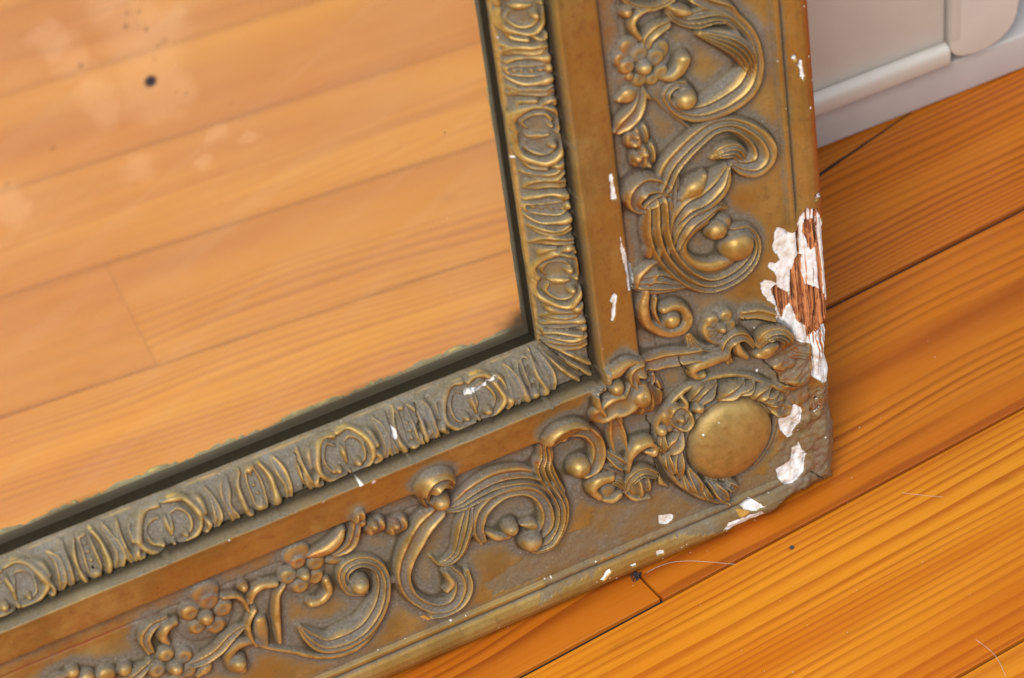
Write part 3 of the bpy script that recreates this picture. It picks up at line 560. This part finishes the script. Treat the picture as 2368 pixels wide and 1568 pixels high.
for side in 'RB':
    cs_=CEN[side]
    for i,c in enumerate(cs_):
        nxt=cs_[i+1] if i+1<len(cs_) else c+60
        cartouche(side,c,(52 if c==204.7 else 58)/60.,i)
        crown(side,(c+nxt)/2,(nxt-c)/62.,i)
    crown(side,126.5 if side=='R' else 127.5,.72,9)
# ridged leaf at the mitre
for q in [[(119,124,.6),(114,126,1),(106,124,1.1)],[(124,119,.5),(125,112,1),(123,105,1.1)],[(117,117,.5),(111,111,1.3),(105,105,1.2)],[(116,119,.4),(110,115,1.),(104.5,110,1.)],[(119,116,.4),(115,110,1.),(110,104.5,1.)]]:
    add('leaf','mitre',2.2,1,sum([list(t) for t in q],[]))
# polygons
def poly_sd(pts,uu,vv):   # signed distance, inside positive
    P=np.array(pts,float).reshape(-1,2); n=len(P); ds=np.full(uu.shape,1e9); ins=np.zeros(uu.shape,bool)
    for i in range(n):
        a,b=P[i],P[(i+1)%n]; e=b-a; wx=uu-a[0]; wy=vv-a[1]; t=np.clip((wx*e[0]+wy*e[1])/(e@e+1e-9),0,1)
        ds=np.minimum(ds,np.hypot(wx-t*e[0],wy-t*e[1]))
        c=((a[1]>vv)!=(b[1]>vv))&(uu<(b[0]-a[0])*(vv-a[1])/((b[1]-a[1]) if abs(b[1]-a[1])>1e-9 else 1e-9)+a[0]); ins^=c
    return np.where(ins,ds,-ds)
chipid=np.zeros(Hb.shape,int); plaster=np.zeros_like(Hb); wood=np.zeros_like(Hb); ochre=np.zeros_like(Hb); grime=np.zeros_like(Hb)
jit=(fbm(U/1.3,V/1.3,21)-.5)*1.6
for pi,(kind,pts) in enumerate(POLYS):
    P=np.array(pts).reshape(-1,2); m=3; i0,i1=max(0,int(P[:,0].min()/STEP)-8),int(P[:,0].max()/STEP)+9; j0,j1=max(0,int(P[:,1].min()/STEP)-8),int(P[:,1].max()/STEP)+9
    sl=(slice(j0,j1),slice(i0,i1)); 
    if U[sl].size==0: continue
    sd=poly_sd(pts,U[sl],V[sl])+jit[sl]*(.6 if kind in('plaster','ochre') else (.25 if kind=='wood' else 2))
    f=np.clip(sd/.7+.5,0,1)
    if kind in('plaster','ochre'): chipid[sl]=np.where(f>.5,pi+1,chipid[sl])
    for nm,arr in (('plaster',plaster),('wood',wood),('ochre',ochre)):
        if kind==nm: arr[sl]=np.maximum(arr[sl],f)
    if kind=='grime': grime[sl]=np.maximum(grime[sl],np.clip(sd/1.2+.5,0,1))
wood=np.minimum(wood,plaster)
cz=np.clip((30-U)/10,0,1)*np.clip((60-V)/10,0,1)*np.clip((np.hypot(U-50,V-47.8)/18.6-1.15)/.1,0,1)
grit_=np.clip((fbm(U/1.1,V/1.1,97,3)-.60)*9,0,1)*np.clip((fbm(U/9,V/9,98,2)-.42)*6,0,1)*cz
plaster=np.maximum(plaster,grit_*.85)
nick=np.zeros_like(Hb)
for _ in range(150):
    k=rng.random()
    if k<.40: u_,v_=rng.uniform(20,350),abs(rng.normal(0,1))*4+1.0
    elif k<.62: u_,v_=rng.uniform(103,350),rng.choice([16.5,85.0,100.6,100.6])+rng.normal(0,.5)
    elif k<.80: u_,v_=abs(rng.normal(0,1))*3+.6,rng.uniform(100,300)
    elif k<.90: u_,v_=rng.choice([14.5,85.0,100.6,118.8])+rng.normal(0,.5),rng.uniform(80,290)
    else: u_,v_=rng.uniform(5,90),rng.uniform(5,100)
    r_=.18+abs(rng.normal(0,.22)); i0,j0=int(u_/STEP),int(v_/STEP); sl=(slice(max(0,j0-5),j0+6),slice(max(0,i0-5),i0+6))
    if U[sl].size: nick[sl]=np.maximum(nick[sl],np.clip((r_-np.hypot((U[sl]-u_)*rng.uniform(.6,1.3),V[sl]-v_))/.3+.6,0,1))
# ------------------------------------------------------------------ combine
inner=(D<121)
rel=.55*rel+.45*blur(rel,1,1)
fill=blur(rel,4); rel=np.maximum(rel,fill*.34)*1.0       # soft cast fillets where ornament meets the ground
chipm=np.maximum(plaster,ochre)
th=np.clip((D-104)/12,0,1)*.50; rel_in=rel*(D>102.4); offd=rel_in*np.sin(th)*np.clip((118.8-D)/1.2,0,1); offd=np.minimum(blur(offd,2,1),1.3)
H=Hb+rel-rel_in*(1-np.cos(th))
ang_=np.arctan2(V-47.8,-(U-50)); ann=np.clip((rb_-1.03)/.05,0,1)*np.clip((1.52-rb_)/.06,0,1)*np.clip((ang_+.2)/.3,0,1); ann=np.maximum(ann,np.clip((rb_-1.03)/.05,0,1)*np.clip((1.52-rb_)/.06,0,1)*(ang_<-1.75)); H+=ann*1.1
# battered outer corner: lumpy, ornament worn away
cor=np.clip((62-U-.55*np.clip(V,0,200))/18,0,1)*np.clip((100-V)/15,0,1)*np.clip((rb_-1.12)/.2,0,1)
lump=(fbm(U/7,V/7,31,3)-.5)*6.5+(fbm(U/2.2,V/2.2,33,3)-.5)*.9
corner_in=np.clip((34-U)/10,0,1)*np.clip((86-V)/6,0,1)*np.clip((rb_-1.08)/.15,0,1)
cb=np.clip(np.minimum(U,V)*1.1+15,0,24.0)
H=H*(1-corner_in*.75)+(cb-1.0+lump)*corner_in*.75
big=blur(chipm,3)
H=H-plaster*(.85+.45*np.clip((22-U)/14,0,1)*(V<170)*1.6)+plaster*(fbm(U/2.4,V/3.6,41)-.5)*.9
groove=fbm(U/.9,V/26,51,2); H=H-wood*(.9+2.6*np.clip(.52-groove,0,1)*3)
gstreak=np.clip((fbm(U/.8,V/22,53,2)-.47)*8,0,1)*plaster*np.clip((13-U)/4,0,1)*np.clip((V-58)/8,0,1)
H-=gstreak*1.1; wood=np.maximum(wood,gstreak*.9*(V<150))
H-=grime*(fbm(U/3,V/3,61)-.3)*.55+ (grime>.5)*.12
# long thin age waviness and pits
H+=(fbm(U/6,V/6,71)-.5)*.22
crk_shade=np.zeros_like(H)
for c in CRACKS:
    P=spline([(c[i],c[i+1],1) for i in range(0,len(c),2)]); P[:,:2]+=(np.stack([vnoise(np.arange(len(P))*.35,np.zeros(len(P)),3),vnoise(np.arange(len(P))*.35,np.ones(len(P)),4)],1)-.5)*.5
    i0,i1=max(0,int(P[:,0].min()/STEP)-5),int(P[:,0].max()/STEP)+6; j0,j1=max(0,int(P[:,1].min()/STEP)-5),int(P[:,1].max()/STEP)+6
    uu=U[j0:j1,i0:i1];vv=V[j0:j1,i0:i1]
    dd=np.sqrt(np.min((uu[...,None]-P[:,0])**2+(vv[...,None]-P[:,1])**2,-1)); crk_shade[j0:j1,i0:i1]=np.maximum(crk_shade[j0:j1,i0:i1],np.clip(1-dd/.42,0,1))
H-=crk_shade*1.6
H-=np.exp(-((D-75.5)/.5)**2)*.35*(rel<.3)
H=np.where(D>118.5,np.maximum(H,8.5),H)
# ------------------------------------------------------------------ patina from the relief itself
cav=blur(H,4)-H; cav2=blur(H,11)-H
near=np.clip(blur(rel,9)*1.1,0,1.4)                       # dust gathers around ornament
gy,gx=np.gradient(H,STEP)
up=np.clip(-gy*1.0,0,1)                                   # ledges that face up keep the dust
onorn=np.clip(rel/.8,0,1)
railB=(V<U)
upL=np.clip(-gy*.85+gx*.28-.10,0,1)*.95
relm=np.clip(rel*1.6,0,1)
dust=np.clip(cav*.8,0,1)*.62+near*(1-onorn)*.34+onorn*.56+upL*np.clip(relm+np.where(D>101,.7,0.0),0,1)*np.where(railB,.75,.85)+np.clip(cav2*.5,0,.4)
dust=dust+np.where((D>100)&(D<103.8),.75,0)+np.where((D>13.4)&(D<16.4),.60,0)+np.where(railB&(D>103.8),.30,0)+np.where(railB&(D>118),.05,0)-np.where((D>118.1)&(D<119.8),.55,0)+np.where(railB&(D>17)&(D<84),.16,0)
dust=dust+np.where(railB&(D<13),.16,0)-.75*np.clip((-cav-.12)*1.6,0,1)-.55*np.clip(gy*.9-.05,0,1)*relm
dust=np.clip(dust+np.clip((fbm(U/14,V/14,81)-.5),-.5,.5)*.8*(.35+onorn)+np.clip((fbm(U/3,V/3,82)-.5),-.5,.5)*.3,0,1)
dust=np.where(lab==k_boss,np.clip((rb_-.80)*3,0,.6),dust)
crevice_shade=np.clip((cav-.28)*1.3,0,1)*(lab!=k_boss)
cutt=np.clip((-cav-.22)*1.2,0,1)*np.clip(rub*1.1,0.10,1)*(1-.6*upL)
cutt=np.where(lab==k_boss,.40,cutt); cutt=np.clip(cutt+((D>117.9)&(D<119.5))*2.2+((D>85)&(D<85.8)&railB)*.5,0,1)*(.35+.65*fbm(U/3,V/3,91)*1.6)
red=np.clip((7.5-U)/4.5,0,1)*(V>135)*1.0+.30*((D>86)&(D<100))*np.clip(1-(D-86)/14*.5,0,1)+.45*((D>74)&(D<85))*(U<V)+.35*(railB&(D>72)&(D<86))+.6*(railB&(np.abs(D-75.5)<.5))+.35*(lab==k_boss)*np.clip((50-V)/14,0,1)  # last term tints the boss's lower half like its shaded side
red=np.clip(red+.40*np.clip(gy*.8,0,1)*relm,0,1)  # lower-facing relief reddened, imitating warm light off the floor
crk_shade=np.maximum(crk_shade,crevice_shade*.50*(1-crk_shade)); dust=dust*(1-crk_shade*.6)*(1-corner_in*.25); red=np.clip(red+corner_in*.9*fbm(U/3,V/3,95),0,1); cutt=cutt*(1-corner_in*.5)
# crevice: painted shade with the grime, added to the cracks
nrm=np.stack([gx,-np.ones_like(gx)*-1,-gy],-1)            # local axes: x=-u, y=-n, z=v
onR=np.clip((V-U)/1.5+.5,0,1)
CO=np.stack([-(U+offd*onR),-H,V+offd*(1-onR)],-1)*S
du=np.gradient(CO,axis=1); dv=np.gradient(CO,axis=0); N=np.cross(dv,du); N/=np.linalg.norm(N,axis=-1)[...,None]+1e-12
N=np.where(N[...,1:2]>0,-N,N)
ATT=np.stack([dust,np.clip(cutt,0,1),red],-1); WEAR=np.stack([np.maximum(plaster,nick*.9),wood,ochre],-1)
# ------------------------------------------------------------------ cell labels
idx=np.arange(nu*nv).reshape(nv,nu)
gu,gv=np.meshgrid(us[:-1],vs[:-1]); gd=np.minimum(gu,gv)
cell_ok=(gd<120-STEP*.5)
L=lab[:-1,:-1].copy()
chipc=(np.maximum(plaster,ochre)[:-1,:-1]>.5); woodc=wood[:-1,:-1]>.5
BASEN=['outer_roll','bead_groove','ornament_ground','smooth_band','dusty_bead','inner_moulding']
bounds=[0,12.6,17.3,84.2,99.8,103.2,200]
bl=np.digitize(gd,bounds)-1
lab2=np.where(L>=0,L,10000+bl*2+(gv<gu))
lab2=np.where(chipc,20000+chipid[:-1,:-1],lab2); lab2=np.where(woodc,30001,lab2)
lab2=np.where(cell_ok,lab2,-5)
# tidy: orphan label cells join what lies beside them
for _ in range(2):
    P=np.pad(lab2,1,mode='edge'); nb=[P[1:-1,:-2],P[1:-1,2:],P[:-2,1:-1],P[2:,1:-1]]
    same=sum((q==lab2).astype(int) for q in nb); o=(same<=1)&(lab2>=0); alt=np.where(nb[0]==nb[1],nb[0],nb[2]); lab2=np.where(o&(alt>=0),alt,lab2)
root=bpy.data.objects.new('wall_mirror',None); link(root); root.rotation_euler=(-LEAN,0,0)
root['label']='gilt framed old mirror with scroll ornament and broken plaster corner standing on the floorboards'
root['category']='mirror'
def part(name,codes,parent,extra=None):
    m=np.isin(lab2,codes); jj,ii=np.nonzero(m)
    if len(jj)==0: return None
    q=np.stack([idx[jj,ii],idx[jj+1,ii],idx[jj+1,ii+1],idx[jj,ii+1]],1)   # faces outward (-y local)
    un_,inv=np.unique(q,return_inverse=True); F=inv.reshape(-1,4)
    c=CO.reshape(-1,3)[un_]
    return mesh_np(name,c,F,GILT,parent,N.reshape(-1,3)[un_],{'patina':('FLOAT_VECTOR',ATT.reshape(-1,3)[un_]),'wear':('FLOAT_VECTOR',WEAR.reshape(-1,3)[un_]),'grime':('FLOAT',grime.reshape(-1)[un_]),'crack_and_shade':('FLOAT',crk_shade.reshape(-1)[un_])})
for bi,nm in enumerate(BASEN):
    for s_ in (0,1):
        part(nm,[10000+bi*2+s_],root)
for pi in range(len(POLYS)):
    if POLYS[pi][0] in('plaster','ochre'): part('plaster_chip' if POLYS[pi][0]=='plaster' else 'ochre_chip',[20001+pi],root)
o=part('bare_wood',[30001],root)
if o: o['label']='reddish splintered wood showing through the broken edge'
heads={}
order=np.bincount(lab2[(lab2>=0)&(lab2<10000)],minlength=len(strokes))
HEADN={'c':'cartouche','k':'crown_ornament','m':'mitre_leaf','f':'flower','b':'bud','r':'rosette'}
for k,(nm,grp) in enumerate(strokes):
    if order[k]<6: continue
    if not grp: part(nm,[k],root); continue
    if grp not in heads:
        hd=bpy.data.objects.new(HEADN[grp[0]],None); link(hd,root)
        kk=[i for i,(a,g_) in enumerate(strokes) if g_==grp]; mm=np.isin(lab2,kk); jj,ii=np.nonzero(mm)
        c=CO[jj,ii].mean(0); hd.location=tuple(float(t) for t in c); heads[grp]=hd
    o=part(nm if nm not in('flower',) else 'flower_back',[k],heads[grp])
    o.matrix_parent_inverse=Matrix.Translation(-heads[grp].location)
# outer side walls (down to the back of the frame) and rebate walls
def strip(name,A,B,mat,flip=False):
    n=len(A); V_=np.vstack([A,B]); F=[(i,i+1,n+i+1,n+i) if not flip else (i,n+i,n+i+1,i+1) for i in range(n-1)]
    return mesh_np(name,V_,np.array(F),mat,root)
A=CO[:,0].copy(); Bq=A.copy(); Bq[:,1]=0; Bq[:,0]+=.0006; strip('side_face',A,Bq,SIDE)
A=CO[0,:].copy(); Bq=A.copy(); Bq[:,1]=0; Bq[:,2]=0.0; strip('under_face',A,Bq,SIDE,True)
r0=int(np.ceil((120-STEP*.5)/STEP)); 
A=CO[r0:,r0].copy(); Bq=A.copy(); Bq[:,1]=-GLASS*S; Bq[:,0]-=.0003; strip('rebate',A,Bq,REBATE,True)
A=CO[r0,r0:].copy(); Bq=A.copy(); Bq[:,1]=-GLASS*S; Bq[:,2]+=.0003; strip('rebate',A,Bq,REBATE)
# rest of the frame outside the photograph: plain profile rails closing the rectangle
FW,FH=760.,980.
prof=np.array(PROFILE)
def sweep(name,fa,fb):
    A=np.array([fa(d,h) for d,h in prof])*S; B=np.array([fb(d,h) for d,h in prof])*S; n=len(prof)
    V_=np.vstack([A,B]); F=np.array([(i,i+1,n+i+1,n+i) for i in range(n-1)])
    at=np.tile([.35,.1,.2],(2*n,1))
    mesh_np(name,V_,F,GILT,root,None,{'patina':('FLOAT_VECTOR',at),'wear':('FLOAT_VECTOR',at*0),'grime':('FLOAT',at[:,0]*0)})
ue=us[-1]; ve=vs[-1]
sweep('bottom_rail',lambda d,h:(-ue,-h,d),lambda d,h:(-(FW-d),-h,d))
sweep('right_rail',lambda d,h:(-d,-h,FH-d),lambda d,h:(-d,-h,ve))
sweep('left_rail',lambda d,h:(-(FW-d),-h,d),lambda d,h:(-(FW-d),-h,FH-d))
sweep('top_rail',lambda d,h:(-(FW-d),-h,FH-d),lambda d,h:(-d,-h,FH-d))
mesh('side_face',[(0,0,ve*S),(0,0,FH*S),(0,-.0175,FH*S),(0,-.0175,ve*S)],[(0,1,2,3)],SIDE,root)
mesh('back_board',[(-.002,-.0005,.002),(-.002,-.0005,.978),(-.758,-.0005,.978),(-.758,-.0005,.002)],[(0,1,2,3)],SIDE,root)
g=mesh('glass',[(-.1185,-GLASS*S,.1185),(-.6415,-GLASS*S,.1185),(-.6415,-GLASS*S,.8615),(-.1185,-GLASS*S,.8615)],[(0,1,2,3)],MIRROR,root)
g['label']='old silvered glass with black spots and pale halos'
# ------------------------------------------------------------------ floor of pine boards
BANG=0.09875; BS=100.462; BO=30.209
froot=bpy.data.objects.new('floor',None); link(froot); froot['kind']='structure'; froot.rotation_euler=(0,0,BANG)
# floor-local x runs along the boards; y across: gap i at y=-(BO+(i-1)*BS)
GW={-1:(.6,1.5),0:(1.3,.8),1:(.7,.8)}
def board(i,x0,x1,tone,pitch,wav,dz=0.):
    y1=-(BO+(i-1)*BS)-GW.get(i,(.8,.8))[0]; y0=-(BO+i*BS)+GW.get(i,(.8,.8))[1]; w=(y1-y0)/2; yc=(y0+y1)/2; xm=(x0+x1)/2; l=(x1-x0)/2-(.55 if i<2 else .1)
    c=.22
    if i==0 and x1<0: y0+=.9; w=(y1-y0)/2; yc=(y0+y1)/2
    V_=[(-l,-w,-12),(l,-w,-12),(l,w,-12),(-l,w,-12),(-l,-w,-c),(l,-w,-c),(l,w,-c),(-l,w,-c),(-l+c,-w+c,0),(l-c,-w+c,0),(l-c,w-c,0),(-l+c,w-c,0)]
    F=[(0,1,5,4),(1,2,6,5),(2,3,7,6),(3,0,4,7),(4,5,9,8),(5,6,10,9),(6,7,11,10),(7,4,8,11),(8,9,10,11)]
    o=mesh('floorboard',[(a*S,b*S,cc*S) for a,b,cc in V_],F,PINE,froot)
    o.location=(xm*S,yc*S,dz*S); o.color=(pitch,wav,tone,1); return o
# index 1 = board between gap 1 (upper) and gap 2 in the picture
BT={-3:(.5,.4,.3),-2:(.6,.5,.3),-1:(.5,.5,.2),0:(.50,.16,.70),1:(.28,.40,.60),2:(.44,.10,.0),3:(.4,.5,.1),4:(.5,.6,.35),5:(.35,.8,.1),6:(.5,.4,.25),7:(.4,.7,.4),8:(.5,.3,.1),9:(.4,.6,.3),10:(.5,.5,.1),11:(.5,.4,.3),12:(.4,.6,.2),13:(.5,.5,.1)}
# end joints: (board, along)
JT={1:[-97.5],4:[-228],6:[-420],0:[-300],3:[-520],2:[-610],5:[160],7:[-150],8:[240]}
for i,(pi_,wv,to) in BT.items():
    cuts=[-2200]+[j for j in sorted(JT.get(i-1+1,[]))]+[1300]
    for k in range(len(cuts)-1):
        o=board(i-1+0,cuts[k],cuts[k+1],to if k%2 else min(1,to+.08),pi_,wv,rng.uniform(-.12,.0))
o=mesh('split',[(a_[0]*S,a_[1]*S,a_[2]*S) for a_ in [(93.3, 154.3, 0.15), (94.8, 156.7, 0.15), (154.5, 172.6, 0.15), (154.3, 171.9, 0.15)]],[(0,1,2,3)],DARK,froot); o.matrix_parent_inverse=froot.matrix_world.inverted() if False else Matrix.Rotation(-BANG,4,'Z')
mesh('gap_dirt',[(-2.2,1.2,-.0022),(1.3,1.2,-.0022),(1.3,-2.,-.0022),(-2.2,-2.,-.0022)],[(0,3,2,1)],DARK,froot)
# ------------------------------------------------------------------ baseboard heater, baseboard, wall
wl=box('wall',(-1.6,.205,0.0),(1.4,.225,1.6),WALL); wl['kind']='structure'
bb=bpy.data.objects.new('baseboard',None); link(bb); bb['kind']='structure'
box('baseboard_face',(-1.5,.1715,.0006),(.236,.2045,.0205),GREYW,bb,.0012)
box('baseboard_face',(.2365,.1715,.0006),(1.4,.2045,.0205),GREYW,bb,.0012)
ht=bpy.data.objects.new('baseboard_heater',None); link(ht); ht.location=(0,0,0)
ht['label']='cream enamelled metal heater cover with rounded end cap behind the mirror'; ht['category']='heater'
x_l=-1.35
box('front_panel',(x_l,.1685,.0350),(.1700,.1700,.190),CREAM,ht,.0005)
# lower lip: ledge with a rounded front edge
pr=[(.1686,.0352),(.1680,.0372),(.1668,.0378),(.1636,.0366),(.1626,.0352),(.1624,.0335),(.1624,.0285),(.1628,.0277),(.1640,.0274),(.1686,.0274)]
n=len(pr); V_=[(x_l,y,z) for y,z in pr]+[(.1696,y,z) for y,z in pr]
mesh('lower_lip',V_,[(i,(i+1)%n,n+(i+1)%n,n+i) for i in range(n)]+[tuple(range(n-1,-1,-1)),tuple(range(n,2*n))],CREAM,ht,False,.0004)
# end cap: vertical leading flange then flat plate with a large rounded lower corner
cp=[(.1712,.190),(.1712,.0352),(.1722,.0315),(.1742,.0287),(.1780,.0266),(.1832,.0256),(.1890,.0254),(.1940,.0262),(.1990,.0280),(.2032,.0310),(.2060,.0345),(.2078,.0390),(.2086,.0450),(.2088,.052),(.2088,.190)]
n=len(cp); V_=[(x,.1655,z) for x,z in cp]+[(x,.195,z) for x,z in cp]
cap=mesh('end_cap',V_,[tuple(range(n)),]+[(i,n+i,n+(i+1)%n,(i+1)%n) for i in range(n)]+[tuple(range(2*n-1,n-1,-1))],CREAM,ht,False,.0012)
box('flange',(.1714,.1648,.038),(.1764,.1655,.190),CREAM,ht,.0003)
# ------------------------------------------------------------------ small things on the floor
def hair(pts,r,label,mat=HAIRM,name='hair',cat='hair'):
    cu=bpy.data.curves.new(name,'CURVE'); cu.dimensions='3D'; cu.bevel_depth=r*S; cu.bevel_resolution=1; sp=cu.splines.new('NURBS'); sp.points.add(len(pts)-1)
    for i,q in enumerate(pts): sp.points[i].co=(q[0]*S,q[1]*S,q[2]*S,1)
    sp.use_endpoint_u=True; sp.order_u=3
    o=bpy.data.objects.new(name,cu); dg=bpy.context.evaluated_depsgraph_get(); link(o); bpy.context.view_layer.update(); me=bpy.data.meshes.new_from_object(o.evaluated_get(bpy.context.evaluated_depsgraph_get())); bpy.data.objects.remove(o)
    me.materials.clear(); me.materials.append(mat); o=link(bpy.data.objects.new(name,me)); o['label']=label; o['category']=cat; return o
hair([(-92.5,-23.3,0.25),(-85.4,-22.9,1.05),(-77.1,-25.8,1.05),(-68.7,-31.8,1.05),(-60.3,-37.8,0.25)],0.07,'pale curved hair lying on the shaded board just below the frame edge')
hair([(-1.9,-120.8,0.25),(-0.1,-128.5,0.75),(-0.7,-135.9,0.75),(-2.6,-142.5,0.25)],0.07,'pale hair near the lower right corner of the floor')
hair([(17.1,-38.1,0.25),(21.9,-43.4,0.55),(29.7,-48.9,0.25)],0.06,'short pale fibre on the board right of the mirror corner')

lr=bpy.data.objects.new('lint_tuft',None)
V_=[];F_=[]
for i in range(40):
    a=rng.uniform(0,6.28,2); c=np.array([-97.5,-23.6,1.2])+rng.normal(0,1.0,3)*[1,1,.5]; c[2]=abs(c[2]-.3)+.3
    d=np.array([math.cos(a[0])*math.cos(a[1]),math.sin(a[0])*math.cos(a[1]),math.sin(a[1])*.5]); e=np.cross(d,[.3,.2,1]); e/=np.linalg.norm(e); L_=rng.uniform(.6,2.2)
    b0=len(V_); w_=.16
    for s_ in (-1,0,1):
        m_=c+d*L_*s_+e*(.5*(s_==0)); V_+= [m_+e*w_, m_-e*w_, m_+np.cross(d,e)*w_]
    for q in (0,3):
        F_+= [(b0+q,b0+q+1,b0+q+4,b0+q+3),(b0+q+1,b0+q+2,b0+q+5,b0+q+4),(b0+q+2,b0+q,b0+q+3,b0+q+5)]
V_=[tuple(np.array(v)*S) for v in V_]
o=mesh('lint_tuft',V_,F_,LINT); o['label']='small dark tuft of lint beside the floorboard end joint'; o['category']='lint'
def crumb(x,y,r,mat,label,seed):
    r_=np.random.default_rng(seed); V_=[];F_=[]
    for i,ph in enumerate((-1.2,-.5,.25,1.0)):
        for k in range(6):
            t=k/6*6.283; q=r*(1+r_.uniform(-.35,.35)); V_.append(((x+q*math.cos(ph)*math.cos(t)*1.2)*S,(y+q*math.cos(ph)*math.sin(t))*S,(r*.55+q*.55*math.sin(ph))*S))
    for i in range(3):
        for k in range(6): F_.append((i*6+k,i*6+(k+1)%6,(i+1)*6+(k+1)%6,(i+1)*6+k))
    F_+= [tuple(range(5,-1,-1)),tuple(range(18,24))]
    o=mesh('crumb',V_,F_,mat); o['label']=label; o['category']='crumb'
crumb(-36.7,-41.7,1.0,LINT,'dark crumb on the bright board below the frame corner',1)
V_=[];F_=[]
for i in range(150):
    x=rng.uniform(-160,180); y=rng.uniform(-190,120)
    if -2<y<30 and x<10: continue
    if x<0 and y>0: continue
    r=abs(rng.normal(.12,.10))+.08; b0=len(V_); a=rng.uniform(0,3.14)
    for k in range(3): V_.append(((x+r*math.cos(a+k*2.1))*S,(y+r*math.sin(a+k*2.1))*S,.0001))
    V_.append((x*S,y*S,(r*.8+.1)*S)); F_+= [(b0,b0+1,b0+3),(b0+1,b0+2,b0+3),(b0+2,b0,b0+3)]
o=mesh('dust_specks',V_,F_,HAIRM); o['kind']='stuff'; o['label']='fine pale dust specks scattered over the floorboards'
